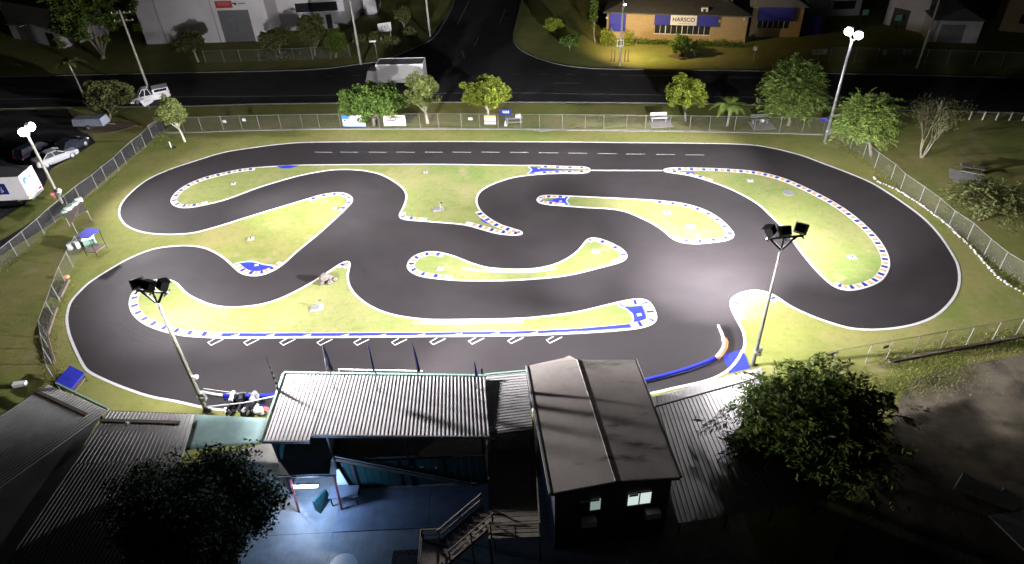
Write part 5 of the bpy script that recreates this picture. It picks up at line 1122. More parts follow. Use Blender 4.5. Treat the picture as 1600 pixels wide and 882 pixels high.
# --- white warehouse
fr = facade_frame(G(230, 69.5), G(427, 64.5)); e = empty('warehouse', fr[0], 'white warehouse with grey roller door and small red sign', 'building')
H_ = 8.2
s0, _ = fpos(fr, (352, 64)); s1, zt = fpos(fr, (390, 15.5)); s1 = fpos(fr, (400, 64))[0]; zt = max(4.2, zt)
fbox(e, 'wall', fr, 0, s0, 0, H_, 0, -.25, 'whitewall'); fbox(e, 'wall', fr, s1, fr[3], 0, H_, 0, -.25, 'whitewall'); fbox(e, 'wall', fr, s0, s1, zt, H_, 0, -.25, 'whitewall')
fbox(e, 'side_wall', fr, 0, .25, 0, H_, -.25, -16, 'whitewall'); fbox(e, 'side_wall', fr, fr[3] - .25, fr[3], 0, H_, -.25, -16, 'whitewall'); fbox(e, 'roof', fr, -.2, fr[3] + .2, H_, H_ + .15, .15, -16.2, 'roofgrey')
k = 0; z = 0.02
while z < zt - .05: fbox(e, 'roller_slat', fr, s0, s1, z, min(z + .20, zt), -.12 - .01 * (k % 2), -.2, 'shutter'); z += .21; k += 1
fbox(e, 'downpipe', fr, s0 - .75, s0 - .63, 0, H_, .12, .0, 'greywall'); fbox(e, 'downpipe', fr, 3.2, 3.32, 0, H_, .12, .0, 'greywall')
a0, z0 = fpos(fr, (338, 13)); a1, z1 = fpos(fr, (361, 1.5)); sg = fbox(e, 'red_sign', fr, a0, a1, z0, z1, .08, .0, 'signred')
for k in range(5): fbox(e, 'sign_print', fr, a0 + .35 + .38 * k, a0 + .58 + .38 * k, z0 + .35, z0 + .85, .1, .08, 'pink')
for f0, f1, g0, g1 in ((363, 366, 6.5, 4.5), (366.5, 368.5, 8.5, 4.5), (372, 383, 6.2, 4.8)):
    x0, zz0 = fpos(fr, (f0, g0)); x1, zz1 = fpos(fr, (f1, g1)); fbox(e, 'sign_print', fr, x0, x1, zz0, zz1, .03, .0, 'dark')
# --- office wing with window band and canted corner
fr = facade_frame(G(427, 50), G(543, 43.5)); e = empty('office_wing', fr[0], 'pale office wing with a dark window band and canted corner', 'building'); H2 = 7.5
fbox(e, 'wall', fr, 0, fr[3], 0, 2.6, 0, -.3, 'greywall')
w0, zb0 = fpos(fr, (463, 20.5)); w1, zb1 = fpos(fr, (527, 10)); zb0 = max(zb0, 2.7)
fbox(e, 'wall', fr, 0, fr[3], 2.6, zb0, 0.03, -.3, 'whitewall'); fbox(e, 'wall', fr, 0, fr[3], zb0 + 1.4, H2, 0.03, -.3, 'whitewall'); fbox(e, 'wall', fr, 0, w0, zb0, zb0 + 1.4, .03, -.3, 'whitewall'); fbox(e, 'wall', fr, w1, fr[3], zb0, zb0 + 1.4, .03, -.3, 'whitewall')
for k in range(6):
    x = w0 + (w1 - w0) * k / 6; fbox(e, 'window_pane', fr, x + .04, x + (w1 - w0) / 6 - .04, zb0 + .04, zb0 + 1.36, -.1, -.16, 'glass'); fbox(e, 'mullion', fr, x - .04, x + .04, zb0, zb0 + 1.4, -.05, -.2, 'dark')
d0, _ = fpos(fr, (512, 43)); fbox(e, 'door', fr, d0, d0 + .9, 0.02, 2.2, .03, 0, 'dark')
f2 = facade_frame(G(543, 43.5), G(570, 17)); fbox(e, 'canted_wall', f2, 0, f2[3], 0, H2, 0.02, -.3, 'whitewall')
for k in range(3): fbox(e, 'window_pane', f2, 1.0 + 2.3 * k, 2.8 + 2.3 * k, 4.2, 5.6, .05, .02, 'glass')
f3 = facade_frame(G(570, 24), G(590, 23)); fbox(e, 'stair_tower', f3, 0, f3[3], 0, H2 + 1, 0, -6, 'whitewall')
fbox(e, 'roof', fr, 0, fr[3] - .1, H2, H2 + .12, .1, -10, 'roofdark')
# --- dark sheds at the far corner
fr = facade_frame(G(22, 60), G(100, 76)); e = empty('far_shed', fr[0], 'dim grey shed behind the big dark tree', 'building')
fbox(e, 'wall', fr, 0, fr[3], 0, 6, 0, -8, 'greywall'); fbox(e, 'roof', fr, -.2, fr[3] + .2, 6, 6.2, .2, -8.2, 'roofdark'); fbox(e, 'door', fr, 2.2, 5.0, .02, 2.6, .04, 0, 'timber'); fbox(e, 'door', fr, fr[3] - 3.4, fr[3] - 1.4, .02, 2.1, .04, 0, 'dark'); fbox(e, 'awning', fr, 1.8, 5.6, 2.7, 2.85, 1.2, 0.02, 'roofgrey')
# --- front fence of the warehouse yard
fence([(322, 99), (400, 97), (455, 95.5), (510, 93), (548, 90)], 'dim mesh fence of the warehouse yard beneath the small trees', h=1.8, bay=2.6)
q0 = G(604, 62); e = empty('yard_sign', q0, 'pale board on posts in the shrubs at the side street corner', 'sign')
MB().hexa([q0 + Vector((-1.0, -.1, 1.1)), q0 + Vector((.9, .55, 1.1)), q0 + Vector((.88, .6, 1.1)), q0 + Vector((-1.02, -.05, 1.1))], [q0 + Vector((-1.0, -.1, 2.4)), q0 + Vector((.9, .55, 2.4)), q0 + Vector((.88, .6, 2.4)), q0 + Vector((-1.02, -.05, 2.4))]).build('board', M['signwhite'], e)
for s in (-.8, .7): MB().beam(q0 + Vector((s, s * .34 + .1, 0)), q0 + Vector((s, s * .34 + .1, 1.3)), .08).build('post', M['steel'], e)
for k in range(3): MB().box(q0 + Vector((-.4 + .4 * k, -.08 + .15 * k, 1.95)), (.25, .02, .35), rz=.34).build('print', M['greywall'], e)
q0 = G(234, 171); e = empty('verge_sign', q0, 'tilted white notice board on the verge below the power pole', 'sign'); MB().box(q0 + Vector((0, 0, 1.0)), (1.25, .05, .8), M=Matrix.Rotation(.45, 3, 'Z') @ Matrix.Rotation(-.35, 3, 'Y')).build('board', M['signwhite'], e); MB().beam(q0, q0 + Vector((0, .05, 1.0)), .07).build('post', M['steel'], e)
for k in range(3): MB().box(q0 + Vector((-.2 + .25 * k, -.15 + .1 * k, 1.05 + .05 * k)), (.15, .03, .2), rz=.45).build('print', M['greywall'], e)

# --- yellow brick office
fr = facade_frame(G(947, 60), G(1163, 67.5)); e = empty('brick_office', fr[0], 'yellow brick office with blue awnings and a white name board', 'building'); Hb = 3.85; Lb = fr[3]
def fp(px): return fpos(fr, px)
w0 = fp((1022, 54))[0]; w1 = fp((1108, 56))[0]; d0 = fp((952, 46))[0]; d1 = fp((977, 47))[0]
def brickwall(s0, s1, z0, z1): fbox(e, 'brick_wall', fr, s0, s1, z0, z1, 0, -.25, 'brick')
zs0, zs1 = .95, 2.25
brickwall(0, w0, 0, Hb); brickwall(w1, Lb, 0, Hb); brickwall(w0, w1, 0, zs0); brickwall(w0, w1, zs1 + .05, Hb)
fbox(e, 'blue_awning', fr, d0, d1, 1.2, Hb - .05, .35, .02, 'bluepaint'); fbox(e, 'awning_valance', fr, d0, d1, 2.0, 2.1, .38, .35, 'navy')
fbox(e, 'blue_awning', fr, w0 - .1, w1 + .9, 2.25, Hb - .1, .4, .02, 'bluepaint')
b0, b1 = fp((1048, 30))[0], fp((1089, 30))[0]; fbox(e, 'sign_board', fr, b0, b1, 2.32, Hb - .15, .46, .4, 'signwhite')
tx = bpy.data.curves.new('sign_lettering', 'FONT'); tx.body = 'HARSCO'; tx.size = .78; tx.extrude = .01; tx.align_x = 'CENTER'; tx.offset = .012; tx.materials.append(M['navy'])
to = bpy.data.objects.new('sign_lettering', tx); COL.objects.link(to); to.parent = e; mid = fr[0] + fr[1] * ((b0 + b1) / 2) + fr[2] * .475 + Vector((0, 0, 2.85)); to.location = mid - root_loc(e)
to.rotation_euler = (pi / 2, 0, atan2(fr[1].y, fr[1].x)); to_mesh(to)
fbox(e, 'sign_print', fr, b0 + 1.2, b1 - .8, 2.5, 2.6, .47, .46, 'greywall')
n = 10
for k in range(n):
    x0 = w0 + (w1 - w0) * k / n; x1 = w0 + (w1 - w0) * (k + 1) / n; fbox(e, 'window_pane', fr, x0 + .03, x1 - .03, zs0 + .03, zs1, -.08, -.12, 'glass'); fbox(e, 'mullion', fr, x0 - (.05 if k in (2, 5) else .025), x0 + (.05 if k in (2, 5) else .025), zs0, zs1 + .02, -.02, -.11, 'frame')
fbox(e, 'window_sill', fr, w0 - .1, w1 + .1, zs0 - .09, zs0 - .01, .08, -.02, 'frame')
# hipped roof
a, u, nn, L = fr; ov = .5
q = [a - u * ov + nn * ov, a + u * (L + ov) + nn * ov, a + u * (L + ov) - nn * 12, a - u * ov - nn * 12]; q = [x + Vector((0, 0, Hb)) for x in q]
r0, r1 = a + u * 5.5 - nn * 5.8 + Vector((0, 0, Hb + 2.0)), a + u * (L - 5.5) - nn * 5.8 + Vector((0, 0, Hb + 2.0))
MB().add([*q, r0, r1], [(0, 1, 5, 4), (1, 2, 5), (2, 3, 4, 5), (3, 0, 4), (3, 2, 1, 0)]).build('roof', M['roofdark'], e)
fbox(e, 'gutter', fr, -ov, L + ov, Hb - .12, Hb + .02, ov + .1, ov - .02, 'roofdark')
c = fp((1100, 20))[0]; fbox(e, 'air_conditioner', fr, c - .4, c + .5, Hb + .05, Hb + .75, -.2, -.7, 'signwhite'); fbox(e, 'air_conditioner_fan', fr, c - .15, c + .25, Hb + .2, Hb + .6, -.185, -.2, 'dark')
c = fp((1134, 8))[0]; fbox(e, 'roof_light', fr, c - .3, c + 1.0, Hb + .9, Hb + 2.3, -3, -3.6, 'greywall'); fbox(e, 'roof_light_glass', fr, c + .25, c + .9, Hb + 1.0, Hb + 2.1, -2.97, -3, 'glass')
for px in ((948.5, 28), (1163, 30), (1124, 33)): s, z = fp(px); fbox(e, 'wall_lamp', fr, s - .12, s + .12, z - .1, z + .12, .2, .0, 'signwhite')
# right wing
fr2 = facade_frame(G(1170, 57), G(1248, 58.5)); e2 = empty('brick_annex', fr2[0], 'yellow brick annex with a single blue awning beside the sign building', 'building'); L2 = fr2[3]; Hc = 4.2
w0 = fpos(fr2, (1182, 44))[0]; w1 = fpos(fr2, (1232, 44))[0]; zA = 1.2; zB = 2.35
for s0, s1, z0, z1 in ((0, w0, 0, Hc), (w1, L2, 0, Hc), (w0, w1, 0, zA), (w0, w1, zB, Hc)): fbox(e2, 'brick_wall', fr2, s0, s1, z0, z1, 0, -.25, 'brick')
fbox(e2, 'blue_awning', fr2, w0 - .15, w1 + .35, 2.35, Hc - .05, .45, .02, 'bluepaint')
for k in range(6):
    x0 = w0 + (w1 - w0) * k / 6; x1 = w0 + (w1 - w0) * (k + 1) / 6; fbox(e2, 'window_pane', fr2, x0 + .03, x1 - .03, zA, zB - .02, -.08, -.12, 'glass'); fbox(e2, 'mullion', fr2, x0 - .03, x0 + .03, zA, zB - .02, -.02, -.1, 'frame')
fbox(e2, 'side_wall', fr2, L2 - .25, L2, 0, Hc, -.25, -10, 'brick')
a, u, nn, L = fr2; q = [x + Vector((0, 0, Hc)) for x in (a - u * ov + nn * ov, a + u * (L + ov) + nn * ov, a + u * (L + ov) - nn * 10, a - u * ov - nn * 10)]; r0, r1 = a + u * 3.2 - nn * 5 + Vector((0, 0, Hc + 1.6)), a + u * (L - 3.2) - nn * 5 + Vector((0, 0, Hc + 1.6))
MB().add([*q, r0, r1], [(0, 1, 5, 4), (1, 2, 5), (2, 3, 4, 5), (3, 0, 4), (3, 2, 1, 0)]).build('roof', M['greywall'], e2)
# dim sheds on the right
def shed(p0, p1, H, dep, label, wm='greywall', rm='roofdark', extra=None, gable=0.0):
    f = facade_frame(G(*p0), G(*p1)); o = empty('far_shed', f[0], label, 'building'); fbox(o, 'wall', f, 0, f[3], 0, H, 0, -dep, wm)
    a, u, nn, L = f; q = [x + Vector((0, 0, H + .01)) for x in (a - u * .3 + nn * .4, a + u * (L + .3) + nn * .4, a + u * (L + .3) - nn * (dep + .3), a - u * .3 - nn * (dep + .3))]; r0, r1 = a + u * L / 2 + nn * .4 + Vector((0, 0, H + gable + .12)), a + u * L / 2 - nn * (dep + .3) + Vector((0, 0, H + gable + .12))
    MB().add([*q, r0, r1], [(0, 4, 5, 3), (1, 2, 5, 4), (0, 1, 4), (2, 3, 5), (3, 2, 1, 0)]).build('roof', M[rm], o)
    return f, o
f, o = shed((1252, 56), (1284, 54), 5.2, 10, 'dim blue-walled shed beside the brick annex', 'navywall'); fbox(o, 'door', f, .6, 2.6, .02, 2.6, .05, 0, 'bluepaint')
f, o = shed((1286, 26), (1342, 24), 5.5, 8, 'dim pale shed set back behind the blue-walled shed', 'greywall'); fbox(o, 'window_pane', f, 1.2, 4.5, 1.0, 2.2, .04, 0, 'glass'); fbox(o, 'door', f, 5.5, 7.2, .02, 2.3, .05, 0, 'dark')
f, o = shed((1450, 66), (1525, 68), 3.0, 9, 'low pale shed with dark gable roof behind the leaning power pole', 'greywall', gable=1.6); fbox(o, 'door', f, 1.0, 4.0, .02, 2.4, .05, 0, 'shutter')
f, o = shed((1380, 38), (1440, 52), 4.6, 10, 'dim grey shed partly behind the leaning power pole', 'greywall', gable=.8); fbox(o, 'door', f, 1.0, 3.4, .02, 2.6, .05, 0, 'dark')
f, o = shed((1560, 48), (1680, 60), 4.8, 10, 'dim brown brick building at the far corner of the dark yards', 'brick', gable=1.2); fbox(o, 'window_pane', f, 2, 4, 1.2, 2.4, .04, 0, 'glass'); fbox(o, 'door', f, 5.4, 6.6, .02, 2.2, .05, 0, 'dark')
for u, v, w, h, lb, m in ((1278, 84, 1.9, .7, 'pale notice board on the yard fence across the road', 'signwhite'), (1379, 85, .5, .55, 'small white square notice on the yard fence', 'signwhite'), (1414, 85, .9, .5, 'dim grey notice on the yard fence', 'greywall')):
    q = G(u, v + 9); e = empty('yard_notice', q, lb, 'sign'); MB().box(q + Vector((0, 0, 1.0)), (w, .05, h)).build('board', M[m], e); MB().beam(q, q + Vector((0, .03, .8)), .06).build('post', M['steel'], e)
    MB().box(q + Vector((0, -.03, 1.0)), (w * .5, .02, h * .4)).build('print', M['greywall' if m == 'signwhite' else 'shutter'], e)
fence([(1258, 97), (1290, 97.5), (1360, 99), (1420, 101), (1500, 103.5), (1600, 108)], 'dark mesh fence of the unlit yards across the road', h=2.0, bay=3.0)
for u, v in ((1348, 29), (1399, 38)):
    q = G(u, v + 8); e = empty('green_sign', q, 'small dim green-lit sign in the dark yards', 'sign', 'green-lit signs in the dark yards'); MB().box(q + Vector((0, 0, 1.6)), (.9, .08, .8)).build('panel', M['greenlit'], e); MB().beam(q, q + Vector((0, .06, 1.3)), .08).build('post', M['dark'], e)
# rope posts beside the street lamp
for u in (955, 960, 976, 981):
    q = G(u, 97); tag(MB().tube([q, q + Vector((0, 0, 1.7))], [.07, .05], 6).build('garden_stake', M['timber']), 'rough timber stake in the verge around the street lamp pole', 'stake', 'stakes around the street lamp')
# concrete remains on the dirt
q = G(1530, 765); e = empty('concrete_wall_remnant', q, 'broken pale concrete slab wall standing in the dark dirt', 'wall')
p0, p1 = G(1490, 765), G(1585, 800)
dd = (p1 - p0).normalized(); nn = Vector((-dd.y, dd.x, 0)) * .18
for k in range(3):
    a = p0.lerp(p1, k / 3 + .003); b = p0.lerp(p1, (k + 1) / 3 - .003); h = (1.35, 1.2, 1.3)[k]; h2 = (1.1, 1.15, .95)[k]
    MB().hexa([a, b, b + nn, a + nn], [a + Vector((0, 0, h)), b + Vector((0, 0, h2)), b + nn + Vector((0, 0, h2)), a + nn + Vector((0, 0, h))]).build('slab_block', M['concrete'], e)
p = [G(1545, 808), G(1600, 800), G(1640, 850), G(1600, 862)]; tag(MB().prism(p, .006, .12).build('concrete_footing', M['concrete']), 'flat broken concrete footing in the dark dirt', 'slab')

# ================================================================== TREES AND SHRUBS
def leaves_mesh(C, D, size, aspect, rng, droop=0.0):
    """quads (rhombs) centred at C, long axis D (unit), half-length size"""
    n = len(C); r = rng.normal(size=(n, 3)); S = np.cross(D, r); S /= np.linalg.norm(S, axis=1, keepdims=True) + 1e-9
    s = size * rng.uniform(.65, 1.3, (n, 1)); V = np.empty((n, 4, 3))
    V[:, 0] = C - D * s; V[:, 1] = C + S * s * aspect; V[:, 2] = C + D * s; V[:, 3] = C - S * s * aspect
    V[:, 2, 2] -= droop * s[:, 0]
    return V.reshape(-1, 3), np.arange(n * 4).reshape(-1, 4)
def crown_pts(cx, rx, ry, rz, nc, rng, shell=.55):
    d = rng.normal(size=(nc, 3)); d /= np.linalg.norm(d, axis=1, keepdims=True); d[:, 2] = np.where(d[:, 2] < -.55, -d[:, 2], d[:, 2])
    r = rng.uniform(shell, 1.0, (nc, 1)) * (.97 + .17 * np.sin(3.1 * d[:, :1] + 4 * d[:, 1:2] + cx[0]) + .1 * np.sin(6.3 * d[:, 1:2] - 5 * d[:, 2:3] + cx[1]) + rng.normal(0, .07, (nc, 1)))
    return np.array(cx) + d * r * np.array([rx, ry, rz]), d
def tree(name, label, base, top, rx, ry, rz, leaf, style='broad', nc=60, per=60, size=.13, cl=.5, bark='bark', tr=.14, seed=1, group=None, cat='tree', forks=7, shell=.5):
    """base: ground point, top: crown centre"""
    rng = np.random.default_rng(seed); rr = random.Random(seed)
    base = Vector(base); top = Vector(top); e = empty(name, base, label, cat, group)
    H = max(.2, top.z - base.z)
    C, dirs = crown_pts(top, rx, ry, rz, nc, rng, shell)
    mb = MB(); f0 = base.lerp(top, .45); f0.z = base.z + max(.15, (top.z - rz - base.z) * .9) if top.z - rz > .4 else base.z + H * .25
    bend = Vector((rr.uniform(-.12, .12), rr.uniform(-.12, .12), 0)) * H * .4
    mid = base.lerp(f0, .5) + bend * .5
    mb.tube([base, mid, f0 + bend * .3], [tr * 1.25, tr, tr * .85], 8)
    ends = [Vector(C[i]) for i in rng.choice(nc, min(forks, nc), replace=False)]
    for q in ends:
        s = f0 + bend * .3; m1 = s.lerp(q, .5) + Vector((rr.uniform(-.2, .2), rr.uniform(-.2, .2), rr.uniform(0, .3))) * rx * .3
        mb.tube([s - Vector((0, 0, .05)), m1, q], [tr * .6, tr * .35, tr * .1], 6)
        for _ in range(2):
            q2 = Vector(C[rng.integers(nc)])
            if (q2 - q).length < rx * 1.2: mb.tube([m1, m1.lerp(q2, .6) + Vector((0, 0, .05)), q2], [tr * .3, tr * .18, tr * .06], 5)
    mb.build('trunk', M[bark], e, smooth=True)
    Vs, Ds = [], []
    loc = np.array(base)
    if style == 'broad':
        idx = np.repeat(np.arange(nc), (per * rng.uniform(.35, 1.65, nc)).astype(int)); off = rng.normal(size=(len(idx), 3)); off *= (cl * rng.uniform(.2, 1, (len(idx), 1)) / (np.linalg.norm(off, axis=1, keepdims=True) + 1e-9)) * np.array([1, 1, .75])
        Cc_ = C[idx] + off; D = rng.normal(size=(len(idx), 3)); D[:, 2] = D[:, 2] * .5 - .1; D /= np.linalg.norm(D, axis=1, keepdims=True)
        V, F = leaves_mesh(Cc_ - loc, D, size, .55, rng)
    else:   # sprays of leaflets: feathery, drooping
        A, B = [], []
        m = 11 if style == 'feather' else 9
        ns = max(1, per // (2 * m))
        for i in range(nc):
            for _ in range(ns):
                d = dirs[i] * rng.uniform(.3, 1) + rng.normal(0, .55, 3); d[2] = d[2] * .45 + .12; d /= np.linalg.norm(d)
                L = cl * rng.uniform(.7, 1.5); side = np.cross(d, [0, 0, 1]); side /= np.linalg.norm(side) + 1e-9
                o = C[i] + rng.normal(0, cl * .35, 3)
                for j in range(m):
                    t = (j + .5) / m; p = o + d * L * t + np.array([0, 0, -.35 * L * t * t])
                    for s in (-1, 1):
                        ld = side * s * .85 + d * .55 + rng.normal(0, .15, 3); ld[2] -= .15; ld /= np.linalg.norm(ld); A.append(p + ld * size); B.append(ld)
        V, F = leaves_mesh(np.array(A) - loc, np.array(B), size, .26, rng, .15)
    o = link_mesh('crown', fast_mesh('crown', V, F), M[leaf], e)
    return e
def tree_px(name, label, b, c, hw, hh, leaf, **k):
    """base pixel, crown centre pixel, half width and half height in pixels"""
    base = G(*b); z = rise(base, c[1]); top = base + Vector((0, 0, z)); sc = ppm(top)
    top += RI * ((c[0] - P(top)[0]) / sc); rx = hw / sc; cl = k.get('cl', .5)
    el = math.asin(min(1, (CAM_H - z) / (EYE - top).length)); rz2 = (hh / sc) ** 2 - (rx * sin(el)) ** 2; rz = math.sqrt(max(rz2, (.35 * rx) ** 2)) / cos(el) if rz2 > 0 else .5 * rx
    if top.z - rz < .15: top.z = rz + .15
    return tree(name, label, base, top, max(rx - .62 * cl, .45 * rx), max(rx - .62 * cl, .45 * rx), max(rz - .5 * cl, .45 * rz), leaf, **k)
RT = 'trees along the verge behind the rear fence'
tree_px('leafy_tree', 'dark dense spreading tree in front of the white box truck', (585, 196), (580, 160), 56, 33, 'leaf', nc=260, per=110, size=.13, cl=.62, seed=11, group=RT, tr=.16)
tree_px('upright_tree', 'pale grey-green upright tree with forked white trunk by the banners', (668, 193), (660, 147), 28, 31, 'leafp', nc=150, per=130, size=.095, cl=.45, bark='palebark', seed=12, group=RT, tr=.17)
tree_px('round_tree', 'bright yellow-green round tree behind the orange striped board', (765, 193), (759, 148), 37, 29, 'leafy', nc=190, per=110, size=.12, cl=.48, seed=13, group=RT, bark='palebark')
tree_px('round_tree', 'dense rounded green tree beside the small palm-like tree', (1072, 190), (1070, 149), 34, 29, 'leafy', nc=200, per=110, size=.115, cl=.46, seed=14, group=RT)
tree_px('feathery_tree', 'large feathery bright green tree behind the fence near the tall pale pole', (1232, 196), (1238, 143), 52, 48, 'leafb', style='feather', nc=230, per=132, size=.145, cl=.95, seed=15, group=RT, tr=.2)
tree_px('feathery_tree', 'feathery green tree outside the curving fence corner', (1362, 245), (1356, 190), 45, 40, 'leafb', style='feather', nc=190, per=132, size=.14, cl=.9, seed=16, tr=.15)
tree_px('slender_tree', 'slim young tree with pale stem inside the fence corner', (289, 222), (268, 178), 25, 26, 'leafp', nc=110, per=100, size=.1, cl=.42, bark='palebark', seed=17, tr=.12)
tree_px('round_bush', 'round dim bush above the tarpaulin trailer', (172, 186), (168, 152), 37, 30, 'leafo', nc=150, per=110, size=.12, cl=.5, seed=18, tr=.12)
tree_px('spreading_shrub', 'low dim spreading shrub beyond the fence near the dark picnic table', (1530, 345), (1545, 315), 62, 30, 'leafo', style='feather', nc=120, per=66, size=.15, cl=1.0, seed=19, tr=.1)
tree_px('big_dark_tree', 'large unlit dark tree in front of the warehouse wall', (160, 92), (140, 30), 66, 62, 'leafd', nc=190, per=70, size=.22, cl=.8, seed=20, tr=.32)
tree_px('small_tree', 'small tree with bare pale fork beside the roller door', (310, 97), (298, 66), 26, 17, 'leafo', nc=110, per=71, size=.14, cl=.5, bark='palebark', seed=21)
tree_px('small_tree', 'small crooked tree with pale stem inside the warehouse yard fence', (441, 92), (430, 62), 27, 19, 'leafo', nc=120, per=71, size=.14, cl=.5, bark='palebark', seed=22)
tree_px('conical_tree', 'taller bushy tree before the office window band', (492, 88), (488, 50), 25, 28, 'leafo', nc=160, per=84, size=.14, cl=.5, seed=23)
tree_px('small_tree', 'small low tree between the office wing and the pale power pole', (524, 90), (526, 66), 22, 20, 'leafd', nc=120, per=71, size=.14, cl=.5, seed=24)
tree_px('small_tree', 'little round-topped tree by the pale board at the side street', (634, 58), (630, 26), 14, 16, 'leafo', nc=90, per=71, size=.14, cl=.45, seed=25)
for k, (u, v, hw, hh) in enumerate(((560, 62, 16, 11), (585, 58, 13, 9), (612, 66, 17, 11), (640, 52, 13, 10))):
    tree_px('verge_shrub', ('leggy shrub beside the pale power pole at the side street corner', 'leggy shrub behind the street name sign', 'leggy shrub spreading under the pale board', 'leggy shrub below the little round-topped tree')[k], (u, v + 14), (u, v), hw, hh, 'leafo', nc=60, per=60, size=.13, cl=.4, seed=30 + k, tr=.05, group='corner planting shrubs', cat='shrub')
tree_px('clipped_bush', 'yellow-green bush on the brick office lawn above another bush', (868, 56), (866, 43), 17, 14, 'leafy', nc=50, per=80, size=.12, cl=.42, seed=40, cat='bush', tr=.08)
tree_px('clipped_bush', 'dark round bush on the brick office lawn nearer the road', (890, 79), (890, 66), 17, 13, 'leaf', nc=55, per=80, size=.12, cl=.42, seed=41, cat='bush', tr=.08)
tree_px('clipped_bush', 'tall clipped round bush before the office windows', (1066, 88), (1064, 71), 19, 17, 'leaf', nc=70, per=90, size=.11, cl=.4, seed=42, cat='bush', tr=.1)
tree_px('clipped_bush', 'small dark bush tucked beside the tall clipped bush', (1086, 88), (1085, 78), 9, 11, 'leafd', nc=30, per=70, size=.11, cl=.35, seed=43, cat='bush', tr=.06)
tree_px('street_tree', 'slim dark tree in the yard shadows behind the lamp pole', (930, 66), (928, 20), 7, 40, 'leafd', nc=60, per=50, size=.14, cl=.5, seed=44, tr=.12)
def hedge(px0, px1, h, w, label, leaf='leaf', seed=5, nper=330):
    a, b = G(*px0), G(*px1); rng = np.random.default_rng(seed); L = (b - a).length; d = (b - a).normalized(); n = Vector((-d.y, d.x, 0)); N_ = int(L * nper * h)
    e = empty('hedge', (a + b) / 2, label, 'hedge'); o = np.array(e.location)
    mb = MB()
    for k in range(int(L / .8) + 1):
        q = a + d * min(L, k * .8); mb.tube([q, q + Vector((rng.normal(0, .06), rng.normal(0, .06), h * .75))], [.04, .015], 5)
    mb.build('stems', M['bark'], e)
    t = rng.uniform(0, 1, N_); s = rng.uniform(-1, 1, N_); z = rng.uniform(.06, 1, N_); bump = 1 + .18 * np.sin(t * L * 2.1) + .1 * np.sin(t * L * 5.3)
    C = np.array(a)[None] + np.outer(t * L, np.array(d)) + np.outer(s * w / 2 * bump, np.array(n)); C[:, 2] = z * h * bump
    D = rng.normal(size=(N_, 3)); D /= np.linalg.norm(D, axis=1, keepdims=True); V, F = leaves_mesh(C - o, D, .1, .55, rng)
    link_mesh('foliage', fast_mesh('foliage', V, F), M[leaf], e)
hedge((938, 70), (962, 71), 1.9, 1.6, 'tall yellow-green hedge under the blue entrance awning', 'leafy', 50); hedge((975, 70), (990, 70.5), 1.6, 1.5, 'short square hedge piece beside the street lamp pole', 'leafy', 51)
hedge((994, 68), (1048, 70), .6, 1.0, 'low dark hedge along the brick wall before the windows', 'leaf', 52); hedge((1086, 71), (1160, 74), .7, 1.1, 'low dark hedge along the brick wall beside the corner', 'leafd', 53)
hedge((405, 94), (470, 92), .9, 1.2, 'scruffy dim hedge inside the warehouse yard fence', 'leafo', 54)
# mulch ring under the trailer bush and the clipped bush
for u, v, rx, ry, lb in ((165, 200, 3.4, 1.6, 'brown mulch bed below the round dim bush'), (1072, 88, 2.4, 1.0, 'brown mulch bed below the tall clipped bush')):
    q = G(u, v); tag(MB().prism([(q.x + rx * cos(t) * (1 + .1 * sin(3 * t)), q.y + ry * sin(t)) for t in np.linspace(0, 2 * pi, 24)[:-1]], .006, .05).build('mulch_bed', M['mulch']), lb, 'mulch bed')
# bare-branched tree
def bare_tree(u, v, H, label, seed):
    b = G(u, v); rr = random.Random(seed); e = empty('bare_tree', b, label, 'tree'); mb = MB(); tips = []
    def grow(p, d, L, r, depth):
        q = p + d * L; mb.tube([p, p.lerp(q, .5) + Vector((rr.uniform(-.06, .06), rr.uniform(-.06, .06), 0)) * L, q], [r, r * .8, r * .6], 6 if depth > 1 else 4)
        tips.append(q)
        if depth == 0: return
        for k in range(3 if depth > 1 else 2):
            nd = (d + Vector((rr.uniform(-.65, .65), rr.uniform(-.65, .65), rr.uniform(-.05, .5)))).normalized(); grow(q, nd, L * rr.uniform(.62, .85), r * .6, depth - 1)
    for k in range(4):
        a = k * 1.6 + .4; grow(b + Vector((.08 * cos(a), .08 * sin(a), 0)), Vector((.28 * cos(a), .28 * sin(a), 1)).normalized(), H * .3, .1, 4)
    mb.build('trunk', M['bark'], e)
    rng = np.random.default_rng(seed); C = np.repeat(np.array([np.array(t) for t in tips if t.z < H * .85]), 16, 0); C = C + rng.normal(0, .28, C.shape); D = rng.normal(size=C.shape); D /= np.linalg.norm(D, axis=1, keepdims=True); V, F = leaves_mesh(C - np.array(b), D, .08, .5, rng); link_mesh('crown', fast_mesh('crown', V, F), M['leafo'], e)
bare_tree(1440, 246, 6.2, 'sparse tree with many bare pale upright branches', 61)
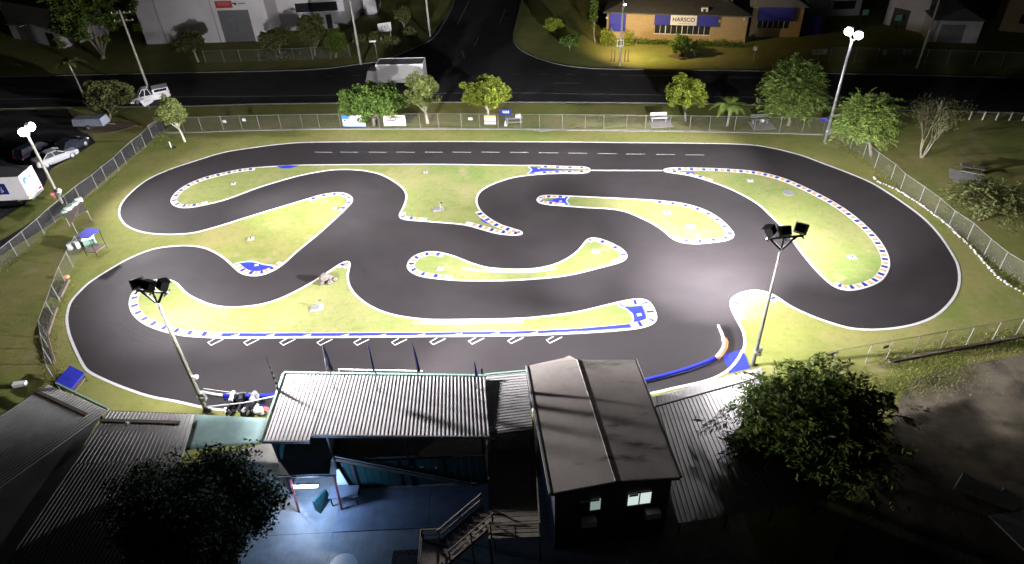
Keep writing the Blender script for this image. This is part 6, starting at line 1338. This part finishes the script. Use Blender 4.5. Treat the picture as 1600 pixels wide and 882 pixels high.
# palms
def palm(u, v, ztop, n, L, label, leaf, seed, tr=.1, cut=1.0):
    b = G(u, v); rr = random.Random(seed); rng = np.random.default_rng(seed); e = empty('palm_tree', b, label, 'palm'); top = b + Vector((rr.uniform(-.1, .1), 0, ztop))
    MB().tube([b, b.lerp(top, .5) + Vector((.06, 0, 0)), top], [tr * 1.4, tr, tr * .85], 9).build('trunk', M['palebark'], e, smooth=True)
    for k in range(n):
        a = 2 * pi * k / n + rr.uniform(-.2, .2); el = rr.uniform(.15, .9); d = Vector((cos(a) * cos(el), sin(a) * cos(el), sin(el))); Lk = L * rr.uniform(.8, 1.1)
        pts = [top + d * Lk * t + Vector((0, 0, -1.15 * Lk * .55 * t * t)) for t in np.linspace(0, 1, 9)]
        mb = MB().tube(pts, [.03 - .0028 * i for i in range(9)], 4)
        sd = d.cross(Vector((0, 0, 1))).normalized()
        for i in range(1, 34):
            t = i / 34; f = t * 8; j = min(7, int(f)); p = pts[j].lerp(pts[j + 1], f - j); l = .55 * sin(pi * min(1, t * .85 + .12)) * L / 2.2
            for s in (-1, 1):
                tip = p + (sd * s * .8 + d * .5).normalized() * l + Vector((0, 0, -.3 * l)); w = (pts[j + 1] - pts[j]).normalized() * .035; mb.add([p - w, p + w, tip], [(0, 1, 2)])
        mb.build('frond', M[leaf], e)
palm(1136, 197, 2.5, 14, 2.5, 'small palm with arching dusty green fronds behind the rear fence', 'leafb', 71)
palm(131, 152, 4.6, 13, 2.3, 'slim dim palm beside the dark road', 'leafo', 72, .1)
# big trees in front
c = V3(1272, 668, 4.4)
tree('big_feathery_tree', 'big dark feathery tree overhanging the ribbed side canopy', (c.x + .3, c.y - .6, 0), c, 4.1, 3.7, 2.0, 'leafd', style='feather', nc=330, per=132, size=.16, cl=.95, seed=81, tr=.26, forks=12, shell=.25)
c = V3(300, 812, 4.6)
tree('big_leafy_tree', 'big unlit leafy tree over the courtyard beside the pit canopy', (c.x, c.y - .3, 0), c, 3.6, 3.5, 2.5, 'leafbl', nc=520, per=150, size=.1, cl=.85, seed=82, tr=.26, forks=12, shell=.2)
# tufts of longer grass along the sleepers and verges
def tufts(px, n, h, seed, width=.5):
    p = catmull([G(*q) for q in px], False, .5); rng = np.random.default_rng(seed); i = rng.integers(0, len(p), n); base = np.array([[p[k][0], p[k][1], 0] for k in i]) + np.column_stack([rng.normal(0, width, n), rng.normal(0, width, n), np.zeros(n)])
    D = rng.normal(0, .35, (n, 3)); D[:, 2] = 1; D /= np.linalg.norm(D, axis=1, keepdims=True); S = np.column_stack([rng.normal(size=n), rng.normal(size=n), np.zeros(n)]); S /= np.linalg.norm(S, axis=1, keepdims=True)
    hh = h * rng.uniform(.5, 1.3, (n, 1)); V = np.empty((n, 3, 3)); V[:, 0] = base - S * .02; V[:, 1] = base + S * .02; V[:, 2] = base + D * hh; return V.reshape(-1, 3)
V = np.concatenate([tufts([(1385, 566), (1469, 552), (1600, 530)], 5000, .14, 1, .6), tufts([(1340, 600), (1380, 610), (1420, 600), (1500, 580)], 4000, .14, 2, .7), tufts(REAR, 6000, .1, 3, .3), tufts([(1310, 222), (1412, 303), (1511, 377), (1600, 447)], 4000, .11, 4, .4), tufts([(257, 206), (172, 279), (87, 349), (0, 424)], 4000, .1, 5, .4), tufts([(106, 440), (74, 530), (88, 598)], 2500, .12, 6, .4)])
g = link_mesh('grass_tufts', fast_mesh('grass_tufts', V, np.arange(len(V)).reshape(-1, 3)), M['tuft']); tag(g, 'short rough grass along the fences', 'grass', kind='stuff')
